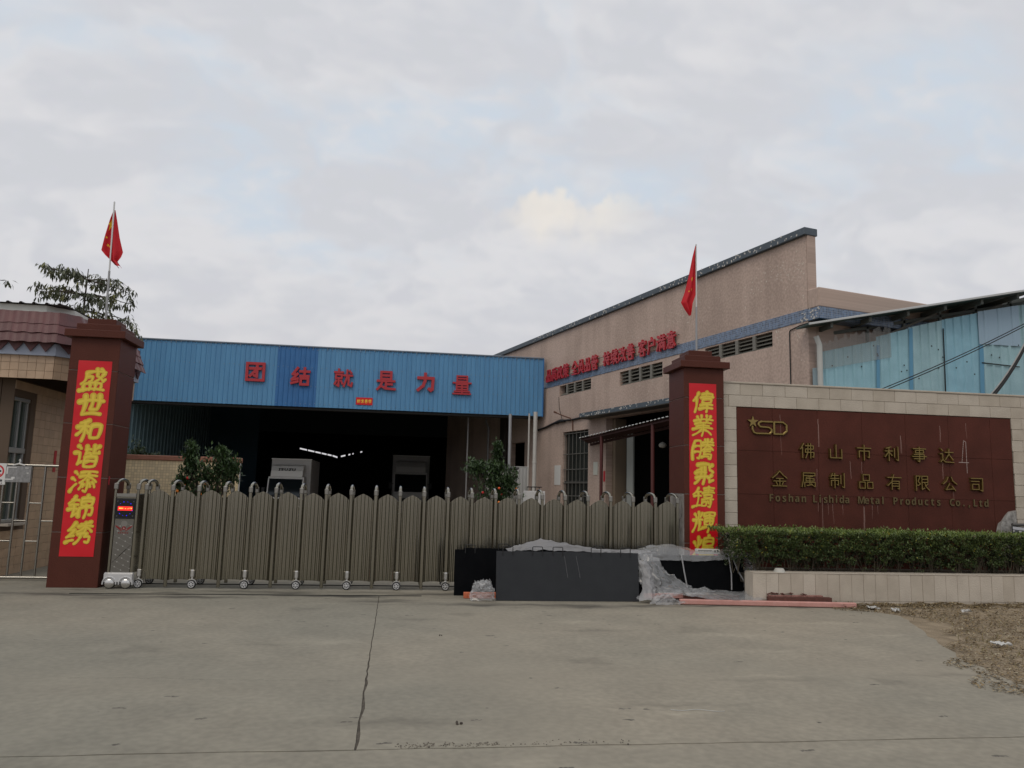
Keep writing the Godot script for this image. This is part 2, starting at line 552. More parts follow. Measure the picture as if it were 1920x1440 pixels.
func setup_view() -> void:
	var cam := Camera3D.new()
	cam.name = "camera"
	cam.fov = 52.51
	cam.near = 0.05
	cam.far = 900.0
	cam.transform = Transform3D(Basis(Vector3.UP, deg_to_rad(-8.0)) * Basis(Vector3.RIGHT, deg_to_rad(7.84)) * Basis(Vector3.BACK, deg_to_rad(1.51)), Vector3(0, 1.6, 0))
	add_child(cam)
	cam.current = true
	var pan := PanoramaSkyMaterial.new()
	pan.panorama = sky_texture()
	pan.energy_multiplier = 1.0
	var sky := Sky.new()
	sky.sky_material = pan
	var env := Environment.new()
	env.background_mode = Environment.BG_SKY
	env.sky = sky
	env.tonemap_mode = Environment.TONE_MAPPER_LINEAR
	env.tonemap_exposure = 1.0
	env.sdfgi_enabled = true
	env.ssao_enabled = true
	env.ssil_enabled = true
	var we := WorldEnvironment.new()
	we.name = "world_environment"
	we.environment = env
	add_child(we)
	var sun := DirectionalLight3D.new()
	sun.name = "sun"
	sun.light_energy = 0.28
	sun.light_color = Color(1.0, 0.95, 0.88)
	sun.light_angular_distance = 30.0
	sun.shadow_enabled = true
	sun.look_at_from_position(Vector3(-0.32, 0.80, 0.52) * 10.0, Vector3.ZERO)
	add_child(sun)

func materials() -> void:
	M.granite = surf(Color(0.098, 0.031, 0.021), Color(0.080, 0.025, 0.017), 1.3, 0.5, 0.05, 3, 0.0, 256, 0.7)
	M.granite.metallic_specular = 0.28
	M.grout = mat(0.42, 0.37, 0.33, 0.9)
	M.mortar = surf(Color(0.24, 0.22, 0.20), Color(0.42, 0.40, 0.37), 0.8, 0.95, 0.7, 9, 0.0, 256)
	M.stone = surf(Color(0.53, 0.475, 0.40), Color(0.44, 0.39, 0.325), 1.6, 0.85, 0.10, 21, 0.0, 256)
	M.stone2 = surf(Color(0.49, 0.435, 0.36), Color(0.41, 0.36, 0.295), 1.1, 0.85, 0.10, 22, 0.0, 256)
	M.tile = surf(Color(0.54, 0.39, 0.265), Color(0.45, 0.315, 0.21), 0.9, 0.45, 0.1, 31, 0.0, 256)
	M.tile2 = surf(Color(0.50, 0.365, 0.25), Color(0.42, 0.30, 0.20), 0.7, 0.45, 0.1, 32, 0.0, 256)
	M.joint = mat(0.12, 0.085, 0.06, 0.95)
	M.roof_tile = surf(Color(0.145, 0.050, 0.050), Color(0.10, 0.036, 0.038), 0.8, 0.5, 0.2, 41, 0.0, 256)
	M.roof_tile2 = surf(Color(0.120, 0.042, 0.043), Color(0.085, 0.032, 0.033), 0.6, 0.5, 0.2, 42, 0.0, 256)
	M.steel = surf(Color(0.312, 0.292, 0.236), Color(0.278, 0.26, 0.209), 1.0, 0.2, 0.0, 51, 0.95, 256, 0.2)
	M.steel.uv1_scale = Vector3(0.9, 0.05, 0.9)
	M.steel_pale = mat(0.31, 0.298, 0.27, 0.3, 0.85)
	M.chrome = mat(0.62, 0.61, 0.59, 0.25, 0.85)
	M.silver = mat(0.60, 0.60, 0.60, 0.35, 0.3)
	M.rubber = mat(0.02, 0.02, 0.021, 0.7)
	M.black = mat(0.010, 0.010, 0.011, 0.6)
	M.dark = mat(0.02, 0.02, 0.02, 0.9)
	M.red_letter = mat(0.42, 0.025, 0.035, 0.45)
	M.gold = mat(0.27, 0.195, 0.07, 0.3, 0.92)
	M.white_paint = mat(0.62, 0.62, 0.60, 0.6)
	M.concrete = surf(Color(0.30, 0.285, 0.26), Color(0.22, 0.21, 0.19), 2.2, 0.9, 0.4, 61, 0.0, 512)
	M.cable = mat(0.015, 0.015, 0.016, 0.6)
	M.red_steel = mat(0.085, 0.020, 0.018, 0.5)
	M.tube = mat(0.33, 0.315, 0.285, 0.24, 0.95)
	M.glass = mat(0.05, 0.07, 0.06, 0.05)
	M.blue_sheet = surf(Color(0.105, 0.30, 0.53), Color(0.085, 0.25, 0.46), 2.5, 0.5, 0.0, 71, 0.0, 256)
	M.blue_sheet.uv1_scale = Vector3(1.1, 0.10, 1.1)
	M.blue_dark = surf(Color(0.035, 0.165, 0.41), Color(0.028, 0.135, 0.35), 2.0, 0.5, 0.0, 72, 0.0, 256)
	M.bark = surf(Color(0.11, 0.085, 0.065), Color(0.05, 0.04, 0.03), 0.5, 0.95, 1.0, 81, 0.0, 256)
	M.leaf = leaf_mat()

# ---------------------------------------------------------------- ground
func jitter_line(a: Vector2, b: Vector2, n: int, amp: float, sd: int) -> Array[Vector2]:
	var g := RandomNumberGenerator.new()
	g.seed = sd
	var out: Array[Vector2] = []
	for i in n + 1:
		var t := float(i) / n
		var p := a.lerp(b, t)
		if i > 0 and i < n: p += (b - a).orthogonal().normalized() * g.randf_range(-amp, amp)
		out.append(p)
	return out

func concrete_texture() -> ImageTexture:
	var s := 2048
	var a := noise_bytes(s, 5.0 / s, 6, 91)
	var b := noise_bytes(s, 220.0 / s, 3, 92)
	var c := noise_bytes(s, 26.0 / s, 4, 93)
	var out := PackedByteArray()
	out.resize(s * s * 3)
	var g := RandomNumberGenerator.new()
	g.seed = 17
	var warm := lin(0.300, 0.264, 0.204)
	var cool := lin(0.222, 0.209, 0.168)
	for y in s:
		for x in s:
			var i := y * s + x
			var j := i
			var side := smoothstep(0.42, 0.60, float(x) / s)
			var t := clampf(0.42 + (a[i] - 128) / 330.0 + (side - 0.5) * 0.42, 0.0, 1.0)
			var f := 1.0 + (b[i] - 128) / 1900.0 + (c[j] - 128) / 2600.0
			out[i * 3] = clampi(int(255.0 * f * lerpf(cool.r, warm.r, t)), 0, 255)
			out[i * 3 + 1] = clampi(int(255.0 * f * lerpf(cool.g, warm.g, t)), 0, 255)
			out[i * 3 + 2] = clampi(int(255.0 * f * lerpf(cool.b, warm.b, t)), 0, 255)
	var im := Image.create_from_data(s, s, false, Image.FORMAT_RGB8, out)
	var dark := lin(0.07, 0.062, 0.052)
	# soft scuffs drawn out across the drive, and grime plus painted contact shadow along the gate line and the stack
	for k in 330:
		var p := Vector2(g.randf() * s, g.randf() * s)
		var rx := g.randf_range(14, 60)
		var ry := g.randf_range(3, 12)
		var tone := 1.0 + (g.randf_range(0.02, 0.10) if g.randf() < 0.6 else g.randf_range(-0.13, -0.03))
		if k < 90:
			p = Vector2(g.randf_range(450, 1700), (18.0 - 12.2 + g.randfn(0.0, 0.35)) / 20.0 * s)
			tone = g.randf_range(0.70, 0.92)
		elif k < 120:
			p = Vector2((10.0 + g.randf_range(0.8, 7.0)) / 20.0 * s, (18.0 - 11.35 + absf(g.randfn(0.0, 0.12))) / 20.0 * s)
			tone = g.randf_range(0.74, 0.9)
		for y in range(maxi(0, int(p.y - ry * 2)), mini(s, int(p.y + ry * 2))):
			for x in range(maxi(0, int(p.x - rx * 2)), mini(s, int(p.x + rx * 2))):
				var e := exp(-pow((x - p.x + 4.0 * sin(y * 0.7)) / rx, 2.0) - pow((y - p.y + 3.0 * sin(x * 0.13)) / ry, 2.0))
				if e < 0.03: continue
				var q := im.get_pixel(x, y)
				var m := lerpf(1.0, tone, e)
				im.set_pixel(x, y, Color(q.r * m, q.g * m, q.b * m))
	# old oil spots
	for o in [[-2.4, -8.2, 0.20], [-3.5, -6.4, 0.13], [1.9, -7.6, 0.17], [3.6, -9.3, 0.22], [0.9, -10.4, 0.15], [-1.2, -10.8, 0.16], [4.4, -6.7, 0.12], [-5.2, -9.6, 0.25]]:
		var p := Vector2((10.0 + o[0]) / 20.0 * s, (18.0 + o[1]) / 20.0 * s)
		var rr: float = o[2] / 20.0 * s
		for y in range(int(p.y - rr * 2), int(p.y + rr * 2)):
			for x in range(int(p.x - rr * 2.4), int(p.x + rr * 2.4)):
				var a2 := atan2(y - p.y, x - p.x)
				var e := smoothstep(1.25, 0.5, Vector2((x - p.x) * 0.8, y - p.y).length() / rr + 0.22 * sin(a2 * 3.0 + o[0]) + 0.12 * sin(a2 * 7.0)) * 0.085
				if e <= 0.0: continue
				var q := im.get_pixel(x, y)
				im.set_pixel(x, y, Color(q.r * (1.0 - e), q.g * (1.0 - e), q.b * (1.0 - e)))
	# hairline crack across the left slab
	var cp := Vector2((10.0 - 2.6) / 20.0 * s, (18.0 - 7.05) / 20.0 * s)
	while cp.x < (10.0 - 0.4) / 20.0 * s:
		var q := im.get_pixelv(Vector2i(cp))
		im.set_pixelv(Vector2i(cp), q.lerp(Color(0.2, 0.19, 0.17), g.randf_range(0.05, 0.45)))
		cp += Vector2(1.0, g.randf_range(-0.7, 0.74))
	for k in 420:   # specks and small stains
		var p := Vector2(g.randf() * s, g.randf() * s)
		var n := g.randi_range(1, 6)
		for q in n: dab(im, p + Vector2(q * 1.6, g.randf_range(-1, 1)), g.randf_range(0.6, 1.7), dark.lerp(cool, g.randf_range(0.0, 0.6)))
	return ImageTexture.create_from_image(im)

func pavement() -> void:
	var soil := surf(Color(0.20, 0.155, 0.10), Color(0.11, 0.085, 0.055), 1.5, 1.0, 1.0, 101)
	var rows := []
	for i in 2:
		rows.append(PackedVector3Array([Vector3(-450, -0.05, 300 - i * 1000), Vector3(450, -0.05, 300 - i * 1000)]))
	var gr := solo("ground", "", "", sheet(rows), soil)
	tag(gr, "bare earth under and beyond the concrete", "ground", "", "structure")

	var cm := mat(1, 1, 1, 0.9)
	cm.albedo_color = Color.WHITE
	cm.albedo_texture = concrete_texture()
	var pv := Node3D.new()
	pv.name = "pavement"
	tag(pv, "worn concrete drive in large slabs before the gate", "pavement", "", "structure")
	add_child(pv)
	# joint down the middle: fine at the gate, broken open towards the street
	var left := jitter_line(Vector2(-0.222, -12.09), Vector2(-0.20, -5.135), 46, 0.006, 1)
	var right: Array[Vector2] = []
	for p in left:
		var near := smoothstep(-8.2, -6.6, p.y)
		right.append(p + Vector2(0.009 + near * (0.010 + 0.007 * sin(p.y * 9.0)), 0))
	var cross_back := jitter_line(Vector2(-14, -5.135), Vector2(14, -5.135), 120, 0.008, 3)
	var outer: Array[Vector2] = [Vector2(5.55, -5.14), Vector2(5.62, -6.6), Vector2(5.80, -7.5), Vector2(6.2, -8.45), Vector2(6.62, -9.3), Vector2(6.98, -10.1), Vector2(7.05, -10.55), Vector2(6.95, -11.0), Vector2(6.5, -11.3)]
	var a: Array[Vector2] = [Vector2(-14, -12.09)]
	a.append_array(left)
	for i in range(cross_back.size() - 1, -1, -1):
		if cross_back[i].x < -0.25: a.append(cross_back[i])
	var b: Array[Vector2] = []
	for i in range(right.size() - 1, -1, -1): b.append(right[i])
	b.append(Vector2(5.0, -12.09))
	b.append(Vector2(5.0, -11.34))
	for i in range(outer.size() - 1, -1, -1):
		var p := outer[i]
		b.append(p)
		if i > 0:
			for q in 3: b.append(p.lerp(outer[i - 1], (q + 1) / 4.0) + Vector2(rng.randf_range(-0.05, 0.05), rng.randf_range(-0.05, 0.05)))
	for i in range(cross_back.size() - 1, -1, -1):
		if cross_back[i].x < 5.4 and cross_back[i].x > -0.12: b.append(cross_back[i])
	var c: Array[Vector2] = []
	for p in cross_back: c.append(p + Vector2(0, 0.012 + 0.008 * absf(sin(p.x * 3.1))))
	c.append(Vector2(14, 0.9))
	c.append(Vector2(-14, 0.9))
	var d: Array[Vector2] = [Vector2(-16, -27.5), Vector2(16, -27.5), Vector2(16, -12.8), Vector2(5.0, -12.11), Vector2(-14, -12.11)]
	for poly in [a, b, c, d]:
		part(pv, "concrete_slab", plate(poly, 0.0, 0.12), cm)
	part(pv, "joint_filler", plate([Vector2(-13.9, -12.3), Vector2(4.9, -12.3), Vector2(4.9, -5.0), Vector2(-13.9, -5.0)], -0.007, 0.03), surf(Color(0.14, 0.12, 0.095), Color(0.07, 0.06, 0.048), 0.4, 1.0, 1.0, 121, 0.0, 256))
	var road := solo("street", "", "", plate([Vector2(-60, 0.92), Vector2(60, 0.92), Vector2(60, 9.5), Vector2(-60, 9.5)], -0.01, 0.1), surf(Color(0.058, 0.058, 0.056), Color(0.042, 0.042, 0.041), 1.0, 0.9, 0.4, 122, 0.0, 256))
	tag(road, "asphalt street running past the factory gate", "street", "", "structure")
	# mortar rubble where the cross joint has crumbled
	var crumb := []
	var cols := []
	for k in 190:
		var wide := rng.randf()
		var x := rng.randf_range(0.05, 0.7) if wide < 0.75 else rng.randf_range(0.7, 1.6)
		crumb.append(Transform3D(rand_basis().scaled(Vector3.ONE * rng.randf_range(0.003, 0.010)), Vector3(x, 0.002, -5.17 + absf(rng.randfn(0.0, 0.035)) * (-1.0 if rng.randf() < 0.7 else 0.4))))
		var g := rng.randf_range(0.10, 0.24)
		cols.append(Color(g, g * 0.9, g * 0.74))
	var gm := mat(1, 1, 1, 0.95)
	gm.vertex_color_use_as_albedo = true
	scatter(pv, "joint_gravel", bx(1, 1, 1, 0.25), gm, crumb, cols)
	# narrow drainage slot before the gate
	var rail := solo("gate_guide_rail", "thin dark steel guide strip set in the concrete before the gate", "rail", bx(4.96, 0.008, 0.016, 0.002), M.dark, at(-2.07, 0.005, -12.10))
	var back := solo("gate_running_rail", "dark running rail under the back wheels of the folding gate", "rail", bx(9.2, 0.012, 0.03, 0.002), M.dark, at(0.35, 0.006, -13.30))

func plate(poly: Array, top: float, thick: float) -> Mesh:
	var pk := PackedVector2Array(poly)
	var st := st_new()
	var idx := Geometry2D.triangulate_polygon(pk)
	for i in range(0, idx.size(), 3):
		var p: Array = []
		for k in 3: p.append(Vector3(pk[idx[i + k]].x, top, pk[idx[i + k]].y))
		tri(st, p[0], p[1], p[2], Vector3.UP)
	var turn := -1.0 if Geometry2D.is_polygon_clockwise(pk) else 1.0
	for i in pk.size():
		var a := pk[i]
		var b := pk[(i + 1) % pk.size()]
		var e := (b - a) * turn
		quad(st, Vector3(a.x, top, a.y), Vector3(b.x, top, b.y), Vector3(b.x, top - thick, b.y), Vector3(a.x, top - thick, a.y), Vector3(e.y, 0, -e.x))
	var arr := st.commit().surface_get_arrays(0)
	var uv := PackedVector2Array()
	for v in arr[Mesh.ARRAY_VERTEX]: uv.append(Vector2((v.x + 10.0) / 20.0, (v.z + 18.0) / 20.0))
	arr[Mesh.ARRAY_TEX_UV] = uv
	var out := ArrayMesh.new()
	out.add_surface_from_arrays(Mesh.PRIMITIVE_TRIANGLES, arr)
	return out

func roadside() -> void:
	# earth bank with litter between the drive and the planter
	var soil := surf(Color(0.36, 0.285, 0.195), Color(0.21, 0.165, 0.108), 1.2, 1.0, 0.9, 111)
	var rows := []
	var hn := FastNoiseLite.new()
	hn.seed = 4
	hn.frequency = 0.9
	hn.fractal_octaves = 4
	for i in 49:
		var z := -11.42 + i * 0.13
		var x0 := 5.85 + 0.9 * smoothstep(-11.1, -10.2, z) - 2.2 * smoothstep(-10.4, -6.2, z)
		var row := PackedVector3Array()
		for j in 61:
			var x := x0 + j * 0.14
			var edge := smoothstep(0.75, 1.9, x - x0)
			row.append(Vector3(x, -0.016 + edge * (0.040 + 0.05 * hn.get_noise_2d(x * 2.0, z * 2.0)) + 0.012 * hn.get_noise_2d(x * 9.0, z * 9.0), z))
		rows.append(row)
	var e := solo("earth_verge", "strip of dry brown earth beside the concrete, strewn with leaves", "ground", sheet(rows), soil)
	e.set_meta("kind", "structure")
	var xfs := []
	var cols := []
	for k in 15000:
		var z := rng.randf_range(-11.36, -5.6)
		var x0 := 6.6 + 0.9 * smoothstep(-11.1, -10.2, z) - 2.2 * smoothstep(-10.4, -6.2, z)
		var x := x0 - 0.12 + absf(rng.randfn(0, 1.5)) + 0.12 * sin(z * 7.0)
		if rng.randf() < 0.35:
			z = -11.36 + absf(rng.randfn(0, 0.2))
			x = rng.randf_range(6.6, 11.5)
		var y := 0.010 + smoothstep(0.0, 1.2, x - x0) * (0.035 + 0.05 * hn.get_noise_2d(x * 2.0, z * 2.0))
		var b := Basis(Vector3.UP, rng.randf() * TAU) * Basis(Vector3.RIGHT, -PI / 2 + rng.randf_range(-0.5, 0.5))
		xfs.append(Transform3D(b.scaled(Vector3.ONE * rng.randf_range(0.5, 1.5)), Vector3(x, y, z)))
		var t := rng.randf()
		cols.append(Color(0.27, 0.19, 0.085).lerp(Color(0.10, 0.07, 0.038), t) if rng.randf() < 0.8 else Color(0.34, 0.29, 0.19))
	var l := scatter(self, "fallen_leaves", leaf_mesh(0.036, 0.018), M.leaf, xfs, cols)
	tag(l, "dry leaves and grass strewn over the brown earth verge", "leaves")
	xfs = []
	cols = []
	for k in 700:
		var c := Vector2(rng.randfn(7.4, 0.9), rng.randfn(-7.4, 1.2))
		if c.x < 5.9 + smoothstep(-6.8, -10, c.y): continue
		xfs.append(Transform3D(Basis(Vector3.UP, rng.randf() * TAU) * Basis(Vector3.RIGHT, rng.randf_range(-1.2, 1.2)).scaled(Vector3(0.25, rng.randf_range(0.8, 2.4), 1)), Vector3(c.x, 0.0, c.y)))
		cols.append(Color(0.30, 0.24, 0.10).lerp(Color(0.16, 0.15, 0.05), rng.randf()))
	var gs := scatter(self, "dry_grass", leaf_mesh(0.05, 0.02), M.leaf, xfs, cols)
	tag(gs, "sparse dry grass blades on the brown earth verge", "grass")
	var paper := mat(0.52, 0.52, 0.50, 0.8)
	var spots := [
		[Vector3(7.04, 0.03, -11.0), 0.085, "crumpled white tissue on the ground by the end of the long pink beam"],
		[Vector3(7.25, 0.03, -10.78), 0.06, "small white paper scrap lying just in front of the crumpled tissue near the pink beam"],
		[Vector3(8.17, 0.06, -10.5), 0.06, "white paper scrap among dead leaves below the middle of the planter"],
		[Vector3(6.78, 0.04, -8.2), 0.10, "grey crumpled plastic wrapper nearest the street on the brown earth verge"]]
	for s in spots:
		var rws := []
		for i in 7:
			var row := PackedVector3Array()
			for j in 7:
				row.append(s[0] + Vector3((j - 3) / 3.0 * s[1] * rng.randf_range(0.7, 1.2), rng.randf_range(-0.02, 0.03), (i - 3) / 3.0 * s[1] * 0.7 * rng.randf_range(0.7, 1.2)))
			rws.append(row)
		solo("paper_scrap", s[2], "litter", sheet(rws, true), paper, Transform3D(), "litter on the earth verge")
	var str_pts := []
	for i in 25:
		var t := i / 24.0
		str_pts.append(Vector3(2.10 + t * 0.40, 0.004, -5.90 + 0.02 * sin(t * 9.0) + t * 0.05))
	solo("white_string", "thin white string lying on the concrete drive", "string", tube(str_pts, 0.0022, 5), paper)
	for s in [[Vector3(0.47, 0.008, -5.62), 0.022, "small dark clod on the concrete right of the cracked joint"], [Vector3(0.52, 0.006, -8.9), 0.016, "small dark chip on the concrete halfway to the gate"]]:
		var st := st_new()
		add_box(st, Transform3D(rand_basis(), s[0]), Vector3(s[1] * 1.6, s[1] * 0.7, s[1]), s[1] * 0.3)
		add_box(st, Transform3D(rand_basis(), s[0] + Vector3(s[1] * 1.3, 0, 0)), Vector3(s[1], s[1] * 0.6, s[1] * 0.7), s[1] * 0.2)
		solo("dirt_clod", s[2], "clod", st.commit(), mat(0.06, 0.05, 0.04, 0.95), Transform3D(), "clods on the drive")

# ---------------------------------------------------------------- gate pillars
func pillar(label: String, x0: float, x1: float, open_left: bool) -> void:
	var p := thing("gate_pillar", label, "pillar", Vector3((x0 + x1) * 0.5, 0, -13.125), 0.0, "granite gate pillars")
	var hw := (x1 - x0) * 0.5
	var hd := 0.375
	var core := 0.014
	slab(p, "core", M.grout, Vector3(-hw + core, 0, -hd + core), Vector3(hw - core, 3.80, hd - core), 0.002)
	var rows := [0.0, 0.815, 1.635, 2.46, 3.285, 3.80]
	for i in 5:
		var lo: float = rows[i] + (0.0 if i == 0 else 0.005)
		var hi: float = rows[i + 1] - 0.005
		for s in [1.0, -1.0]:
			part(p, "facing_slab", bx(hw * 2.0, hi - lo, 0.014, 0.0025), M.granite, at(0, (lo + hi) * 0.5, s * (hd - 0.007)))
			if open_left and s < 0.0 and i < 2: continue
			part(p, "facing_slab", bx(0.014, hi - lo, hd * 2.0 - 0.030, 0.0025), M.granite, at(s * (hw - 0.007), (lo + hi) * 0.5, 0))
	if open_left:   # facing lost low on the side next to the gate: cement bed with cracks
		var bed := part(p, "bare_mortar_bed", bx(0.010, 1.62, 0.70, 0.003), M.mortar, at(-hw + 0.009, 0.82, 0))
		bed.set_meta("label", "bare grey mortar where the granite facing has fallen off")
		for c in [[Vector3(0, 1.50, 0.24), Vector3(0, 1.42, 0.235), Vector3(0, 1.40, 0.22)], [Vector3(0, 1.30, 0.25), Vector3(0, 1.22, 0.20), Vector3(0, 1.20, 0.12), Vector3(0, 1.05, 0.14)]]:
			var pts := []
			for q in c: pts.append(q + Vector3(-hw + 0.004, 0, 0))
			part(p, "crack", tube(pts, 0.004, 5), M.dark)
	var tiers := [[3.80, 3.915, 0.085], [3.915, 4.03, -0.035], [4.03, 4.135, -0.145], [4.135, 4.155, -0.25]]
	for t in tiers:
		slab(p, "cap_step", M.granite, Vector3(-hw - t[2], t[0], -hd - t[2]), Vector3(hw + t[2], t[1], hd + t[2]), 0.006)

func couplet(called: String, label: String, words: String, lo: Vector2, hi: Vector2, z: float, first: float, pitch: float, size: float, wide: float, sd: int) -> void:
	var w := 208
	var h := int(w * (hi.y - lo.y) / (hi.x - lo.x))
	var im := Image.create(w, h, false, Image.FORMAT_RGB8)
	im.fill(Color8(206, 6, 26))
	var g := RandomNumberGenerator.new()
	g.seed = sd
	for i in words.length():
		var ch := words[i]
		var box := Rect2(w * (0.5 - wide * 0.5) + g.randf_range(-3, 3), h * (first + pitch * i), w * wide, h * size)
		var busy := strokes(ch).size()
		var pen := 15.0 - clampf((busy - 5) * 0.68, 0.0, 7.0)
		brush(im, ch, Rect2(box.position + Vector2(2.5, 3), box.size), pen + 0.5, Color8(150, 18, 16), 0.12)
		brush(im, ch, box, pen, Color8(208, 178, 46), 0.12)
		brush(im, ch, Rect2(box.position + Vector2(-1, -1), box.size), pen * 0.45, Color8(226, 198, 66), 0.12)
	# metal foil creases
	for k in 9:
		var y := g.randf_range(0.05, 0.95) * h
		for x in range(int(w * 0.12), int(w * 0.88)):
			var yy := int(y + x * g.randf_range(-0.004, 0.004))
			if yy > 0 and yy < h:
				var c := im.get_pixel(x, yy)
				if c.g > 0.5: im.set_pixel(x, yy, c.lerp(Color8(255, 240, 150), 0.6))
	var m := mat(1, 1, 1, 0.45)
	m.albedo_color = Color.WHITE
	m.albedo_texture = ImageTexture.create_from_image(im)
	var rows := []
	for i in 41:
		var row := PackedVector3Array()
		for j in 9:
			var u := j / 8.0
			var v := i / 40.0
			row.append(Vector3(lerpf(lo.x, hi.x, u), lerpf(hi.y, lo.y, v), z + 0.0035 + 0.0022 * sin(v * 31.0 + u * 3.0) + 0.0012 * sin(v * 83.0 - u * 5.0)))
		rows.append(row)
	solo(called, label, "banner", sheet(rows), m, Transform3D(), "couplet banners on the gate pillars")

# ---------------------------------------------------------------- flags
func star_on(im: Image, c: Vector2, r: float, turn: float, sx: float) -> void:
	for y in im.get_height():
		for x in im.get_width():
			var d := (Vector2(x, y) - c) / Vector2(sx, 1.0)
			var l := d.length()
			if l > r: continue
			var a := absf(fposmod(d.angle() + PI / 2 + turn + PI / 5.0, TAU / 5.0) - PI / 5.0)
			if l <= r * 0.382 * sin(PI / 5.0) / (sin(a) + 0.382 * sin(PI / 5.0 - a)): im.set_pixel(x, y, Color8(238, 200, 40))

# outline rows: [height, left, right] in metres round the pole; folds run down the cloth
func flag(label: String, base: Vector3, top: Vector3, rows_in: Array, stars: Array, folds: float, back: float, sd: int) -> void:
	var f := thing("flagpole", label, "flag", base, 0.0, "flags on the gate pillars")
	var up := top - base
	part(f, "socket_tube", tube([Vector3(0, -0.02, 0), up * 0.42], 0.017, 10), mat(0.33, 0.33, 0.33, 0.4, 0.5))
	part(f, "pole", tube([up * 0.40, up], 0.0125, 10), mat(0.62, 0.62, 0.60, 0.35, 0.3))
	part(f, "finial", lathe([Vector2(0, 0.03), Vector2(0.012, 0.02), Vector2(0.014, 0.0), Vector2(0, -0.002)], 10), M.silver, at(up.x, up.y, up.z))
	var im := Image.create(128, 256, false, Image.FORMAT_RGB8)
	im.fill(Color8(196, 20, 34))
	for s in stars: star_on(im, Vector2(s[0] * 128, s[1] * 256), s[2], s[3], s[4])
	var m := mat(1, 1, 1, 0.7)
	m.albedo_color = Color.WHITE
	m.albedo_texture = ImageTexture.create_from_image(im)
	m.backlight_enabled = true
	m.backlight = Color(0.5, 0.5, 0.5)
	var grid := []
	var n := 40
	for i in n + 1:
		var t := float(i) / n * (rows_in.size() - 1)
		var k := mini(int(t), rows_in.size() - 2)
		var fr := t - k
		fr = fr * fr * (3.0 - 2.0 * fr) * 0.4 + fr * 0.6
		var y := lerpf(rows_in[k][0], rows_in[k + 1][0], fr)
		var l := lerpf(rows_in[k][1], rows_in[k + 1][1], fr)
		var r := lerpf(rows_in[k][2], rows_in[k + 1][2], fr)
		var grow := float(i) / n
		var row := PackedVector3Array()
		for j in 25:
			var u := j / 24.0
			var q := (y - base.y) / up.y
			var px := up.x * q + lerpf(l, r, u)
			var fold := sin(u * TAU * folds + 0.6 + grow * 1.1 + sd) * (0.012 + 0.06 * grow) * (0.35 + 0.65 * sin(u * PI))
			row.append(Vector3(px, y - base.y + 0.015 * sin(u * TAU * folds + sd) * grow, up.z * q + back + fold))
		grid.append(row)
	part(f, "flag_cloth", sheet(grid), m)

# ---------------------------------------------------------------- folding gate
func gate_panel_mesh() -> Mesh:
	var rows := []
	var nu := 48
	for lv in [0.0, 0.03, 0.06, 0.5, 0.9, 1.0]:
		var row := PackedVector3Array()
		for j in nu + 1:
			var s := float(j) / nu * 2.0 - 1.0
			var foot := 0.125 + 0.022 * (1.0 - s * s)
			var top := 1.382 + 0.10 * (1.0 - pow(absf(s), 2.2)) + 0.016 * maxf(0.0, 1.0 - absf(s) * 3.0)
			var rib := 0.008 if j % 8 == 4 else (0.0 if j % 8 != 0 or j == 0 or j == nu else -0.004)
			row.append(Vector3(s * 0.168, lerpf(foot, top, lv), 0.060 * (1.0 - s * s) + rib))
		rows.append(row)
	return sheet(rows, true)

